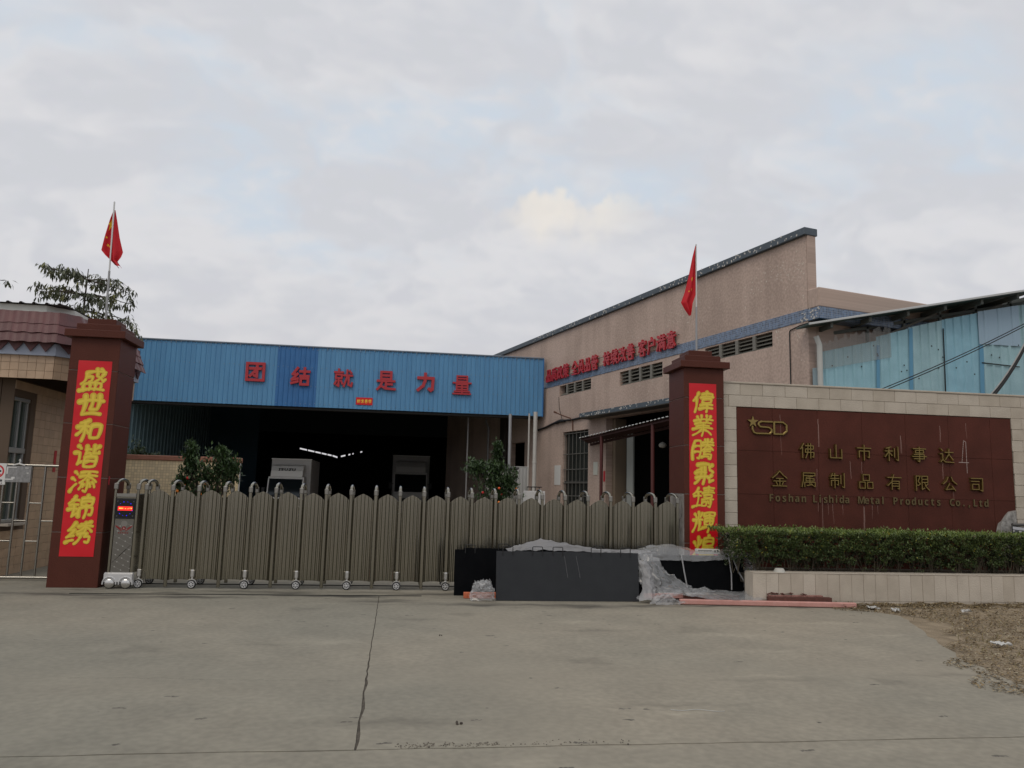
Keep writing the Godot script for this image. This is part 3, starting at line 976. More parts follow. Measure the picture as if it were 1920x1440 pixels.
func folding_gate() -> void:
	var g := thing("folding_gate", "long stainless steel folding gate of arched panels across the drive", "gate", Vector3(-3.845, 0, -12.80))
	var pitch := 0.3875
	var panel := gate_panel_mesh()
	var leg := bx(0.036, 1.0, 0.036, 0.005)
	var arch_pts := []
	for i in 13:
		var a := PI * i / 12.0
		arch_pts.append(Vector3(0, 1.535 + 0.085 * sin(a), -0.275 + 0.262 * cos(a)))
	var arch := tube(arch_pts, 0.024, 8)
	var collar := bx(0.060, 0.095, 0.056, 0.010)
	var tyre := lathe_z(0.064, 0.040, 0.036)
	var rim := rim_mesh(0.043, 0.018)
	var st := st_new()
	add_box(st, at(0, 0.225, 0.012), Vector3(0.062, 0.115, 0.05), 0.012)
	for i in 7:
		var a := PI * (0.12 + 0.76 * i / 6.0)
		add_box(st, Transform3D(Basis(Vector3.BACK, a - PI / 2), Vector3(cos(a) * 0.071, 0.066 + sin(a) * 0.071, 0.012)), Vector3(0.035, 0.012, 0.05), 0.003)
	add_box(st, at(0, 0.16, 0.004), Vector3(0.036, 0.06, 0.036), 0.006)
	var bracket := st.commit()
	var lk := st_new()
	for yy in [0.42, 0.80, 1.18]:
		add_tube(lk, [Vector3(0.01, yy, -0.03), Vector3(pitch - 0.01, yy + 0.05, -0.53)], 0.011, 5)
		add_tube(lk, [Vector3(0.01, yy, -0.53), Vector3(pitch - 0.01, yy + 0.05, -0.03)], 0.011, 5)
	add_tube(lk, [Vector3(0.015, 0.125, -0.02), Vector3(0.17, 0.175, -0.18)], 0.010, 5)
	var link := lk.commit()
	for k in 23:
		var x := k * pitch
		var y0 := 0.13 if k % 2 == 0 else 0.022
		var h := 1.53 - y0
		var post := part(g, "arch_post", bx(0.050, h, 0.040, 0.006), M.steel, at(x, y0 + h * 0.5, 0))
		part(post, "rear_leg", bx(0.050, h, 0.040, 0.006), M.steel, at(0, 0, -0.55))
		part(post, "arch", arch, M.steel, at(0, -(y0 + h * 0.5), 0))
		for z in [0.0, -0.55]: part(post, "collar", collar, M.steel_pale, at(0, 1.515 - (y0 + h * 0.5), z))
		if k < 22:
			part(g, "arched_panel", panel, M.steel, at(x + pitch * 0.5, rng.randf_range(-0.006, 0.006), rng.randf_range(-0.004, 0.004), rng.randf_range(-0.05, 0.05)))
			part(g, "scissor_link", link, M.steel, at(x, 0, 0))
		if k % 2 == 0:
			for z in [0.0, -0.55]:
				var c := part(g, "caster", bracket, M.chrome, at(x, 0.0, z))
				part(c, "tyre", tyre, M.rubber, at(0, 0.064, 0.022))
				part(c, "rim", rim, M.silver, at(0, 0.064, 0.044))
	# motor head at the left end
	var cx := -0.245
	for dx in [-0.42, -0.095]:
		var post := part(g, "head_post", bx(0.034, 1.50, 0.034, 0.005), M.steel, at(dx, 0.80, 0.075))
		part(post, "rear_leg", bx(0.034, 1.50, 0.034, 0.005), M.steel, at(0, 0, -0.55))
		part(post, "arch", arch, M.steel, at(0, -0.80, 0))
		for z in [0.0, -0.55]: part(post, "collar", collar, M.steel_pale, at(0, 0.72, z))
	var d := part(g, "drive_unit", bx(0.29, 1.20, 0.52, 0.01), M.steel, at(-0.2575, 0.81, -0.18))
	part(d, "top_rail", bx(0.286, 0.05, 0.02, 0.004), M.steel_pale, at(0, 0.575, 0.268))
	part(d, "screen_frame", bx(0.286, 0.31, 0.022, 0.004), M.black, at(0, 0.375, 0.266))
	part(d, "display_screen", quad_face(0.27, 0.27), screen_mat(), at(0, 0.375, 0.2795))
	part(d, "etched_plate", quad_face(0.27, 0.80), plate_mat(), at(0, -0.20, 0.2625))
	var sk := st_new()
	var prof := [Vector2(0, 0.235), Vector2(0.05, 0.235), Vector2(0.085, 0.215), Vector2(0.085, 0.10), Vector2(0.0, 0.10)]
	var pv := PackedVector2Array(prof)
	part(d, "skirt", prism_x(pv, 0.40), M.silver, at(0, -0.81, 0.24))
	for dx in [-0.115, 0.115]:
		var hub := part(d, "wheel", lathe_z(0.082, 0.05, 0.05), M.rubber, at(dx, -0.81 + 0.082, 0.29))
		part(hub, "wheel_cover", dome_z(0.072, 0.035), M.chrome, at(0, 0, 0.025))
		var fr := st_new()
		for i in 9:
			var a := PI * i / 8.0
			add_box(fr, Transform3D(Basis(Vector3.BACK, a - PI / 2), Vector3(cos(a) * 0.094, sin(a) * 0.094, 0.012)), Vector3(0.042, 0.016, 0.075), 0.004)
		part(hub, "fender", fr.commit(), M.silver)
	solo("red_tag", "small red paper tag stuck to the pillar side above the gate motor head", "tag", bx(0.004, 0.13, 0.05, 0.001), M.red_letter, at(-4.405, 1.60, -12.80))

func quad_face(w: float, h: float) -> Mesh:
	var q := QuadMesh.new()
	q.size = Vector2(w, h)
	return q

func lathe_z(r: float, wd: float, hole: float) -> Mesh:
	var m := lathe([Vector2(hole * 0.2, wd * 0.5), Vector2(r * 0.86, wd * 0.5), Vector2(r, wd * 0.3), Vector2(r, -wd * 0.3), Vector2(r * 0.86, -wd * 0.5), Vector2(hole * 0.2, -wd * 0.5)], 24)
	var st := st_new()
	st.append_from(m, 0, Transform3D(Basis(Vector3.RIGHT, PI / 2), Vector3.ZERO))
	return st.commit()

func dome_z(r: float, h: float) -> Mesh:
	var pr := []
	for i in 7:
		var a := PI * 0.5 * i / 6.0
		pr.append(Vector2(r * cos(a), h * sin(a)))
	var st := st_new()
	st.append_from(lathe(pr, 20), 0, Transform3D(Basis(Vector3.RIGHT, PI / 2), Vector3.ZERO))
	return st.commit()

func rim_mesh(r: float, wd: float) -> Mesh:
	var st := st_new()
	for i in 16:
		var a := TAU * i / 16.0
		add_box(st, Transform3D(Basis(Vector3.BACK, a), Vector3(cos(a) * r, sin(a) * r, 0)), Vector3(0.010, r * 0.42, wd), 0.002)
	for i in 6:
		var a := TAU * i / 6.0
		add_box(st, Transform3D(Basis(Vector3.BACK, a), Vector3(cos(a) * r * 0.55, sin(a) * r * 0.55, 0.002)), Vector3(r * 0.85, 0.012, wd * 0.8), 0.002)
	add_box(st, at(0, 0, 0.006), Vector3(0.022, 0.022, wd), 0.006)
	return st.commit()

# outline in (z, y) pushed along x, centred
func prism_x(poly: PackedVector2Array, w: float) -> Mesh:
	var st := st_new()
	st.append_from(prism(poly, w * 0.5, w), 0, Transform3D(Basis(Vector3(0, 0, 1), Vector3(0, 1, 0), Vector3(-1, 0, 0)), Vector3.ZERO))
	return st.commit()

func screen_mat() -> StandardMaterial3D:
	var im := Image.create(128, 128, false, Image.FORMAT_RGB8)
	im.fill(Color(0, 0, 0))
	for i in 12:
		var a := TAU * (i + 0.5) / 12.0
		dab(im, Vector2(64 + cos(a) * 50, 64 + sin(a) * 50), 3.2 if i % 2 == 0 else 1.8, Color8(40, 30, 255))
	for i in 60:
		var a := TAU * i / 60.0
		dab(im, Vector2(64 + cos(a) * 50, 64 + sin(a) * 50), 0.8, Color8(26, 24, 120))
	for c in [Vector2(10, 12), Vector2(118, 12), Vector2(10, 116), Vector2(118, 116)]:
		for k in 9: im.set_pixel(int(c.x) - 4 + k, int(c.y) - 4 + k, Color8(120, 120, 120))
		for k in 9: im.set_pixel(int(c.x) - 4 + k, int(c.y) + 4 - k, Color8(120, 120, 120))
	im.fill_rect(Rect2i(14, 48, 100, 30), Color8(225, 40, 30))
	for r in [[22, 58, 6, 8], [30, 58, 6, 8], [38, 58, 5, 8], [46, 58, 4, 9], [62, 62, 8, 4], [80, 63, 5, 4], [88, 59, 4, 5], [96, 58, 5, 4], [103, 58, 6, 8]]:
		im.fill_rect(Rect2i(r[0], r[1], r[2], r[3]), Color8(255, 210, 90))
	var m := mat(0.004, 0.004, 0.005, 0.25)
	m.emission_enabled = true
	m.emission = Color.WHITE
	m.emission_operator = BaseMaterial3D.EMISSION_OP_MULTIPLY
	m.emission_texture = ImageTexture.create_from_image(im)
	m.emission_energy_multiplier = 1.6
	return m

func plate_mat() -> StandardMaterial3D:
	var w := 128
	var h := 380
	var im := Image.create(w, h, false, Image.FORMAT_RGB8)
	im.fill(Color8(150, 146, 138))
	for k in 12:   # slanting etched lines with little diamonds
		var y0 := -20.0 + k * 42.0
		for x in range(4, w - 4):
			var y := y0 + x * 0.52
			if y > 2 and y < h - 3: dab(im, Vector2(x, y), 0.7, Color8(196, 194, 188))
		for q in 3:
			var c := Vector2(24 + q * 44 + (k % 2) * 14, y0 + (24 + q * 44 + (k % 2) * 14) * 0.52)
			for i in range(-6, 7):
				for j in range(-6, 7):
					if absi(i) + absi(j) < 6 and c.y + j > 0 and c.y + j < h and c.x + i > 0 and c.x + i < w: im.set_pixel(int(c.x) + i, int(c.y) + j, Color8(226, 224, 218))
	for k in 150:   # a long dark scratch
		dab(im, Vector2(4 + k * 0.82, 300 - k * 0.88), 2.6 if k > 50 and k < 110 else 1.3, Color8(70, 66, 60))
	for i in 28:   # winged emblem
		for s in [-1.0, 1.0]:
			for q in 4: dab(im, Vector2(64 + s * (14 + i * 1.6), 62 - i * 0.9 + q * (6 - i * 0.18)), 1.3, Color8(190, 40, 44))
	dab(im, Vector2(64, 24), 22, Color8(176, 172, 164))
	dab(im, Vector2(64, 56), 13, Color8(176, 30, 36))
	for q in 5:
		var a := -PI / 2 + TAU * q / 5.0
		for k in 9: dab(im, Vector2(64, 57) + Vector2(cos(a), sin(a)) * k, 2.4 - k * 0.22, Color8(236, 232, 228))
	for q in 6: im.fill_rect(Rect2i(30 + q * 12, 86, 7, 8), Color8(170, 50, 50))
	var m := mat(1, 1, 1, 0.32, 0.7)
	m.albedo_color = Color(0.82, 0.82, 0.82)
	m.albedo_texture = ImageTexture.create_from_image(im)
	return m

func side_gate() -> void:
	var g := thing("side_gate", "narrow stainless tube gate left of the pillar with staggered crossbars", "gate", Vector3(-5.14, 0, -13.60))
	var tm = M.tube
	part(g, "top_rail", tube([Vector3(-2.4, 1.81, 0), Vector3(0, 1.81, 0)], 0.024, 10), tm)
	part(g, "bottom_rail", tube([Vector3(-2.4, 0.045, 0), Vector3(0, 0.045, 0)], 0.022, 10), tm)
	for k in 11:
		var x := -0.113 - 0.203 * k
		part(g, "upright", tube([Vector3(x, 0.05, 0), Vector3(x, 1.80, 0)], 0.019, 8), M.tube)
		for y in ([0.93] if k % 2 == 1 else [0.61, 1.21]):
			part(g, "crossbar", tube([Vector3(x, y, 0), Vector3(x - 0.203, y, 0)], 0.013, 6), tm)
	# notice plates hung on the top rail
	var im := Image.create(128, 160, false, Image.FORMAT_RGB8)
	im.fill(Color8(214, 214, 210))
	for i in 240:
		var a := TAU * i / 240.0
		dab(im, Vector2(64 + cos(a) * 44, 60 + sin(a) * 44), 6.0, Color8(196, 30, 40))
	for i in 60: dab(im, Vector2(42 + i * 0.75, 62 + 6.0 * sin(i * 0.2)), 7.0, Color8(24, 24, 26))
	for i in 70: dab(im, Vector2(34 + i * 0.86, 30 + i * 0.86), 4.0, Color8(196, 30, 40))
	for q in 4: im.fill_rect(Rect2i(18 + q * 24, 122, 16, 16), Color8(40, 40, 44))
	for q in 6: im.fill_rect(Rect2i(18 + q * 16, 146, 10, 7), Color8(90, 90, 94))
	var m := mat(1, 1, 1, 0.5)
	m.albedo_color = Color.WHITE
	m.albedo_texture = ImageTexture.create_from_image(im)
	var s := thing("prohibition_sign", "white plate with a red prohibition ring hung on the side gate", "sign", Vector3(-6.36, 1.66, -13.565))
	part(s, "plate", bx(0.27, 0.34, 0.006, 0.002), M.white_paint)
	part(s, "printed_face", quad_face(0.262, 0.332), m, at(0, 0, 0.0045))
	var n := thing("clear_notice_holder", "scratched clear plastic notice holder with a white hanger on the side gate", "notice", Vector3(-6.045, 1.665, -13.560))
	var pm := surf(Color(0.20, 0.20, 0.20), Color(0.33, 0.33, 0.33), 0.2, 0.3, 0.2, 131, 0.0, 256)
	part(n, "holder", bx(0.38, 0.26, 0.008, 0.012), pm)
	var rag := mat(0.66, 0.66, 0.64, 0.8)
	for q in [[-0.10, 0.105, 0.15, 0.014], [-0.165, 0.05, 0.022, 0.10], [-0.13, -0.085, 0.13, 0.02], [-0.07, -0.06, 0.05, 0.03], [0.12, 0.10, 0.05, 0.012], [0.14, 0.02, 0.03, 0.014]]:
		part(n, "paper_scrap", bx(q[2], q[3], 0.002, 0.0005), rag, at(q[0], q[1], 0.006))
	part(n, "hanger", tube([Vector3(-0.09, 0.14, 0), Vector3(0.0, 0.165, 0.004), Vector3(0.09, 0.14, 0)], 0.014, 8), M.white_paint)
	part(n, "hook", tube([Vector3(0.0, 0.16, 0.0), Vector3(0.012, 0.21, 0), Vector3(0.0, 0.235, -0.01), Vector3(-0.02, 0.22, -0.03)], 0.010, 6), M.white_paint)

# ---------------------------------------------------------------- sign wall
func sign_wall() -> void:
	var w := thing("sign_wall", "beige stone wall framing the dark red granite company sign panel", "wall", Vector3(5.537, -0.0716, -12.85))
	w.scale = Vector3.ONE * 1.0447
	var L := 7.2
	slab(w, "core", M.joint, Vector3(0.02, 0, -0.40), Vector3(L, 3.47, -0.035), 0.002)
	var bh := 0.195
	var bl := 0.403
	# courses counted from the top; the panel leaves a frame of stone
	for r in 18:
		var y1 := 3.49 - r * bh
		var y0 := y1 - bh + 0.004
		var x := -(0.0 if r % 2 == 0 else bl * 0.5) - 0.1
		while x < L:
			var a := maxf(x, 0.0)
			var b := minf(x + bl - 0.004, L)
			x += bl
			if r >= 2:
				if b <= 5.335: continue
				else: a = maxf(a, 5.331)
			if b - a < 0.03: continue
			slab(w, "stone_block", M.stone if rng.randf() < 0.6 else M.stone2, Vector3(a, y0, -0.035), Vector3(b, y1, 0.0 + rng.randf_range(-0.003, 0.002)), 0.004)
	for r in range(2, 16):
		slab(w, "stone_block", M.stone if rng.randf() < 0.6 else M.stone2, Vector3(0, 3.49 - (r + 1) * bh + 0.004, -0.035), Vector3(0.229, 3.49 - r * bh, rng.randf_range(-0.003, 0.002)), 0.004)
	slab(w, "coping", M.stone2, Vector3(-0.01, 3.492, -0.42), Vector3(L, 3.525, 0.012), 0.006)
	# the granite panel
	var pm := panel_mat()
	var px := [0.234, 0.87, 1.68, 2.49, 3.30, 4.11, 4.92, 5.327]
	var py := [0.45, 1.655, 2.375, 3.095]
	for i in px.size() - 1:
		for j in py.size() - 1:
			var b := bx(px[i + 1] - px[i] - 0.004, py[j + 1] - py[j] - 0.004, 0.02, 0.002)
			var c := Vector3((px[i] + px[i + 1]) * 0.5, (py[j] + py[j + 1]) * 0.5, -0.022)
			var arr := b.surface_get_arrays(0)
			var uv := PackedVector2Array()
			for v in arr[Mesh.ARRAY_VERTEX]: uv.append(Vector2((v.x + c.x - 0.234) / 5.1, (3.1 - v.y - c.y) / 2.65))
			arr[Mesh.ARRAY_TEX_UV] = uv
			var mesh := ArrayMesh.new()
			mesh.add_surface_from_arrays(Mesh.PRIMITIVE_TRIANGLES, arr)
			part(w, "granite_slab", mesh, pm, Transform3D(Basis(), c))
	# broken corner, cement bed showing
	var poly := PackedVector2Array([Vector2(4.93, 0.60), Vector2(4.91, 0.95), Vector2(4.93, 1.16), Vector2(4.97, 1.27), Vector2(5.03, 1.31), Vector2(5.09, 1.39), Vector2(5.17, 1.47), Vector2(5.25, 1.49), Vector2(5.327, 1.50), Vector2(5.327, 0.60)])
	var br := part(w, "broken_corner", prism(poly, -0.006, 0.02), M.mortar)
	br.set_meta("label", "grey cement patch where the granite corner has broken away")
	var poly2 := PackedVector2Array([Vector2(5.02, 0.70), Vector2(5.01, 1.25), Vector2(5.09, 1.37), Vector2(5.17, 1.45), Vector2(5.25, 1.47), Vector2(5.322, 1.48), Vector2(5.322, 0.70)])
	part(w, "broken_edge", prism(poly2, 0.002, 0.01), surf(Color(0.20, 0.19, 0.18), Color(0.52, 0.50, 0.47), 0.35, 0.95, 0.8, 141, 0.0, 256))
	# letters
	var t := thing("company_name_lettering", "gold raised company name in Chinese and English on the granite panel", "sign", Vector3(0, -0.0716, -12.859))
	t.scale = Vector3.ONE * 1.0447
	for r in [["佛山市利事达", 6.769, 0.513, 2.405], ["金属制品有限公司", 6.262, 0.5175, 1.922]]:
		for i in (r[0] as String).length():
			var c: String = r[0][i]
			part(t, "character", glyph(c, 0.285, 0.275, 0.036, 0.042, 0.62), M.gold, at(r[1] + r[2] * i, r[3], 0))
	var font := SystemFont.new()
	font.font_names = PackedStringArray(["Droid Sans"])
	font.font_weight = 600
	var words := [["Foshan", 6.115, 0.1150], ["Lishida", 6.885, 0.0975], ["Metal", 7.725, 0.0985], ["Products", 8.345, 0.1155], ["Co.,Ltd", 9.405, 0.1085]]
	var lm := mat(0.16, 0.12, 0.06, 0.35, 0.8)
	for wd in words:
		for i in (wd[0] as String).length():
			var key: String = "l" + wd[0][i]
			if not cache.has(key):
				var tm := TextMesh.new()
				tm.text = wd[0][i]
				tm.font = font
				tm.font_size = 64
				tm.pixel_size = 0.0026
				tm.depth = 0.018
				cache[key] = tm
			part(t, "letter", cache[key], lm, at(wd[1] + wd[2] * i, 1.605, 0.010))
	var lg := thing("star_emblem", "gold star and rounded LSD monogram at the panel's upper left", "emblem", Vector3(5.963, 2.698, -12.859))
	lg.scale = Vector3.ONE * 1.0447
	var star := PackedVector2Array()
	for i in 10:
		var a := PI / 2 + TAU * i / 10.0
		var r := 0.102 if i % 2 == 0 else 0.040
		star.append(Vector2(0.103 + cos(a) * r, 0.205 + sin(a) * r))
	part(lg, "star", prism(star, 0.03, 0.03), M.gold)
	var ls := {
		"letter_l": [[0.10, 0.13], [0.10, 0.075], [0.125, 0.028], [0.17, 0.014], [0.27, 0.014]],
		"letter_s": [[0.45, 0.215], [0.26, 0.215], [0.215, 0.195], [0.205, 0.165], [0.235, 0.128], [0.385, 0.120], [0.435, 0.085], [0.435, 0.045], [0.40, 0.014], [0.285, 0.014]],
		"letter_d": [[0.485, 0.014], [0.485, 0.20], [0.485, 0.214], [0.64, 0.214], [0.705, 0.165], [0.705, 0.065], [0.64, 0.014], [0.485, 0.014]]}
	for nm in ls:
		var st := st_new()
		var pts: Array = ls[nm]
		for i in pts.size() - 1:
			var a := Vector2(pts[i][0], pts[i][1])
			var b := Vector2(pts[i + 1][0], pts[i + 1][1])
			var d := (b - a).normalized()
			add_box(st, Transform3D(Basis(Vector3.BACK, d.angle()), Vector3((a.x + b.x) * 0.5, (a.y + b.y) * 0.5, 0.014 + 0.0006 * i)), Vector3(a.distance_to(b) + 0.028, 0.036, 0.03), 0.009)
		part(lg, nm, st.commit(), M.gold)
	# board of grey and white lattice poking up behind the hedge
	var im := Image.create(128, 64, false, Image.FORMAT_RGB8)
	im.fill(Color8(66, 66, 70))
	for y in 64:
		for x in 128:
			var u := absi((x + y) % 16 - 8)
			var v := absi((x - y + 256) % 16 - 8)
			if y > 12 and (u > 3 and v > 3): im.set_pixel(x, y, Color8(168, 166, 164))
			if y <= 10: im.set_pixel(x, y, Color8(176, 176, 180))
	var bm := mat(1, 1, 1, 0.6)
	bm.albedo_color = Color.WHITE
	bm.albedo_texture = ImageTexture.create_from_image(im)
	var lb := thing("lattice_board", "board printed with a grey and white lattice leaning behind the hedge", "board", Vector3(11.42, 1.065, -12.72), 0.0)
	lb.rotation.z = -0.09
	lb.rotation.x = -0.16
	part(lb, "board", bx(1.1, 0.32, 0.012, 0.003), M.dark, at(0.02, -0.05, 0))
	part(lb, "printed_face", quad_face(1.08, 0.30), bm, at(0.02, -0.05, 0.008))
	part(lb, "top_fold", tube([Vector3(-0.52, 0.13, 0.0), Vector3(-0.2, 0.16, 0.0), Vector3(0.15, 0.14, 0), Vector3(0.55, 0.10, 0.0)], 0.028, 8), mat(0.09, 0.085, 0.08, 0.8))

func panel_mat() -> StandardMaterial3D:
	var w := 1024
	var h := 532
	var a := noise_bytes(512, 4.0 / 512, 5, 151)
	var b := noise_bytes(512, 90.0 / 512, 2, 152)
	var g := RandomNumberGenerator.new()
	g.seed = 8
	var c1 := lin(0.098, 0.030, 0.021)
	var c2 := lin(0.068, 0.022, 0.015)
	var out := PackedByteArray()
	out.resize(w * h * 3)
	for y in h:
		for x in w:
			var i := (y % 512) * 512 + (x % 512)
			var t := clampf(a[i] / 255.0 + (float(y) / h - 0.5) * 0.5, 0, 1)
			var f := 1.0 + (b[i] - 128) / 1500.0
			var o := (y * w + x) * 3
			out[o] = int(255 * f * lerpf(c1.r, c2.r, t))
			out[o + 1] = int(255 * f * lerpf(c1.g, c2.g, t))
			out[o + 2] = int(255 * f * lerpf(c1.b, c2.b, t))
	var im := Image.create_from_data(w, h, false, Image.FORMAT_RGB8, out)
	# lime runs: [x, top, bottom in metres below the panel's top, width]
	var pale := Color8(205, 190, 184)
	for r in [[0.775, 0.10, 0.78, 0.6], [1.455, 0.15, 0.62, 2.0], [2.97, 0.38, 0.68, 1.8], [3.72, 0.18, 0.46, 1.5], [3.74, 0.62, 1.10, 1.3], [2.02, 0.85, 1.14, 1.1], [2.235, 0.85, 1.20, 0.7], [2.25, 1.60, 2.05, 3.0], [1.50, 1.48, 2.05, 1.0], [1.415, 1.0, 1.35, 0.5], [4.22, 0.12, 0.38, 0.5], [1.60, 1.55, 1.75, 0.6], [1.68, 1.57, 1.9, 0.5], [1.86, 1.58, 1.75, 0.5], [2.40, 1.56, 1.8, 0.5], [2.5, 1.58, 1.72, 0.5], [3.92, 1.3, 1.45, 0.6], [1.42, 1.55, 1.7, 0.7]]:
		var x: float = r[0] * w / 5.1
		var y: float = r[1] * h / 2.65
		while y < r[2] * h / 2.65:
			var t = (y - r[1] * h / 2.65) / ((r[2] - r[1]) * h / 2.65)
			var k = 0.85 * (1.0 - t * 0.55)
			for dx in range(-3, 4):
				var e = exp(-pow((dx) / maxf(0.5, r[3] * (0.5 + t)), 2.0)) * k * g.randf_range(0.6, 1.0)
				var p := Vector2i(int(x + dx), int(y))
				if p.x >= 0 and p.x < w and p.y >= 0 and p.y < h: im.set_pixelv(p, im.get_pixelv(p).lerp(pale, e))
			x += g.randf_range(-0.25, 0.25)
			y += 1.0
	# pale scrape in the shape of a hooked stroke at the right
	for seg in [[4.11, 0.80, 4.16, 0.42], [4.16, 0.42, 4.20, 0.44], [4.20, 0.44, 4.20, 0.98], [4.05, 0.80, 4.24, 0.80]]:
		for k in 80:
			var t := k / 79.0
			dab(im, Vector2(lerpf(seg[0], seg[2], t) * w / 5.1, lerpf(seg[1], seg[3], t) * h / 2.65), 0.9, pale.darkened(0.15))
	var m := mat(1, 1, 1, 0.5)
	m.metallic_specular = 0.25
	m.albedo_color = Color.WHITE
	m.albedo_texture = ImageTexture.create_from_image(im)
	return m

# ---------------------------------------------------------------- planter and hedge
func planter() -> void:
	var p := thing("planter_wall", "low retaining wall of upright beige tiles below the hedge", "planter", Vector3(5.37, 0, -11.40))
	var L := 7.2
	slab(p, "core", M.joint, Vector3(0.01, -0.1, -0.30), Vector3(L, 0.462, -0.018), 0.002)
	var x := 0.0
	while x < L - 0.1:
		var w := 0.1985
		slab(p, "upright_tile", M.stone if rng.randf() < 0.5 else M.stone2, Vector3(x, 0.066, -0.018), Vector3(x + w - 0.004, 0.468, rng.randf_range(-0.002, 0.003)), 0.003)
		slab(p, "base_tile", M.stone2, Vector3(x, -0.1, -0.018), Vector3(x + w - 0.003, 0.062, rng.randf_range(-0.002, 0.002)), 0.003)
		x += w
	slab(p, "cap_strip", M.stone2, Vector3(-0.005, 0.469, -0.30), Vector3(L, 0.481, 0.006), 0.003)
	slab(p, "planting_soil", mat(0.06, 0.05, 0.035, 1.0), Vector3(0.02, 0.28, -1.43), Vector3(L, 0.43, -0.302), 0.01)
	for k in 3: slab(p, "end_tile", M.stone, Vector3(-0.014, -0.1, -0.297 + k * 0.1), Vector3(0.006, 0.467, -0.203 + k * 0.1), 0.003)
	solo("upturned_bowl", "small pale upturned bowl on the planter edge beneath the hedge", "bowl", lathe([Vector2(0, 0.058), Vector2(0.058, 0.056), Vector2(0.066, 0.05), Vector2(0.088, 0.006), Vector2(0.092, 0.0), Vector2(0.0, 0.0)], 20), mat(0.45, 0.44, 0.40, 0.6), at(5.83, 0.482, -11.50))

	var hd := thing("hedge", "long clipped green hedge growing in the planter before the company sign", "hedge", Vector3(0, 0, 0))
	var xfs := []
	var cols := []
	var hn := FastNoiseLite.new()
	hn.seed = 12
	hn.frequency = 1.6
	hn.fractal_octaves = 3
	var x0 := 5.10
	var x1 := 12.4
	for k in 70000:
		var top := k % 9 < 4
		var px := rng.randf_range(x0, x1)
		var yt := 1.085 + 0.035 * hn.get_noise_2d(px * 1.3, 4.0) + 0.02 * hn.get_noise_2d(px * 6.0, 1.0)
		var py: float
		var pz: float
		if top:
			pz = rng.randf_range(-12.55, -11.58)
			py = yt - absf(rng.randfn(0, 0.03)) + 0.02 * hn.get_noise_2d(px * 5.0, pz * 5.0)
		else:
			py = lerpf(0.47, yt, pow(rng.randf(), 0.62))
			var deep := absf(rng.randfn(0, 0.07))
			pz = -11.58 - deep + 0.05 * hn.get_noise_2d(px * 2.2, py * 4.0) + 0.05 * smoothstep(0.5, 0.8, py)
			var thin := smoothstep(0.80, 0.50, py)
			if hn.get_noise_2d(px * 2.6, py * 3.0 + 9.0) + 0.05 < thin * 0.62 - 0.12: continue
			if px < x0 + 0.2 and rng.randf() < 0.5: px = x0 + absf(rng.randfn(0, 0.05))
		var b := Basis(Vector3.UP, rng.randf() * TAU) * Basis(Vector3.RIGHT, rng.randf_range(0.1, 1.5) if top else rng.randf_range(0.3, 2.0))
		xfs.append(Transform3D(b.scaled(Vector3.ONE * rng.randf_range(0.6, 1.6)), Vector3(px, py + (0.05 if rng.randf() < 0.03 else 0.0), pz)))
		var t := rng.randf()
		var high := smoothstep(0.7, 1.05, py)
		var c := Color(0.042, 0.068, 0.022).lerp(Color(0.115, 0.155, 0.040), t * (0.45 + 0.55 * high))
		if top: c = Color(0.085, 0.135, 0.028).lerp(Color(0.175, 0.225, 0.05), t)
		if rng.randf() < 0.012: c = Color(0.38, 0.33, 0.05)
		if rng.randf() < 0.03: c = Color(0.10, 0.065, 0.03)
		cols.append(c)
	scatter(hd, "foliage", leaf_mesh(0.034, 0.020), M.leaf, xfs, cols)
	var st := st_new()
	for k in 130:
		var p0 := Vector3(rng.randf_range(x0 + 0.1, x1), 0.42, rng.randf_range(-11.95, -11.70))
		for q in 3:
			var e := p0 + Vector3(rng.randf_range(-0.2, 0.2), rng.randf_range(0.3, 0.55), rng.randf_range(-0.05, 0.10))
			add_tube(st, [p0, p0.lerp(e, 0.5) + Vector3(rng.randf_range(-0.04, 0.04), 0, 0.02), e], 0.007, 4, 0.003)
	part(hd, "stems", st.commit(), mat(0.09, 0.075, 0.05, 0.9))
	# shaded heart of the hedge: dense inner twigs and leaves
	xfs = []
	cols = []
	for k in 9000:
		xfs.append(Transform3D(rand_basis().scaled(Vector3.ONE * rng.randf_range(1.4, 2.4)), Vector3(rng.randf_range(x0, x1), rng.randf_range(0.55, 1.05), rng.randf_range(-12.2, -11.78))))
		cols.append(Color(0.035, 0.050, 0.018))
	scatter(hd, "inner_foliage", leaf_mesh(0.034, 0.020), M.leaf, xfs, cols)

# ---------------------------------------------------------------- stack of sheets before the gate
func handle_mesh() -> Mesh:
	var pts := [Vector3(-0.075, -0.06, 0), Vector3(-0.075, 0.055, 0), Vector3(-0.068, 0.065, 0), Vector3(0.068, 0.065, 0), Vector3(0.075, 0.055, 0), Vector3(0.075, -0.06, 0)]
	return tube(pts, 0.0065, 6)

func board(label: String, x: float, y: float, z: float, w: float, h: float, tilt: float, m: Material, grips: Array) -> Node3D:
	var b := thing("metal_sheet_panel", label, "panel", Vector3(x, y, z), 0.0, "sheet panels stacked at the gate")
	b.rotation.x = -tilt
	part(b, "sheet", bx(w, h, 0.03, 0.003), m, at(w * 0.5, h * 0.5, 0))
	for gx in grips: part(b, "handle", handle_mesh(), M.black, at(gx, h + 0.005, 0.022))
	return b

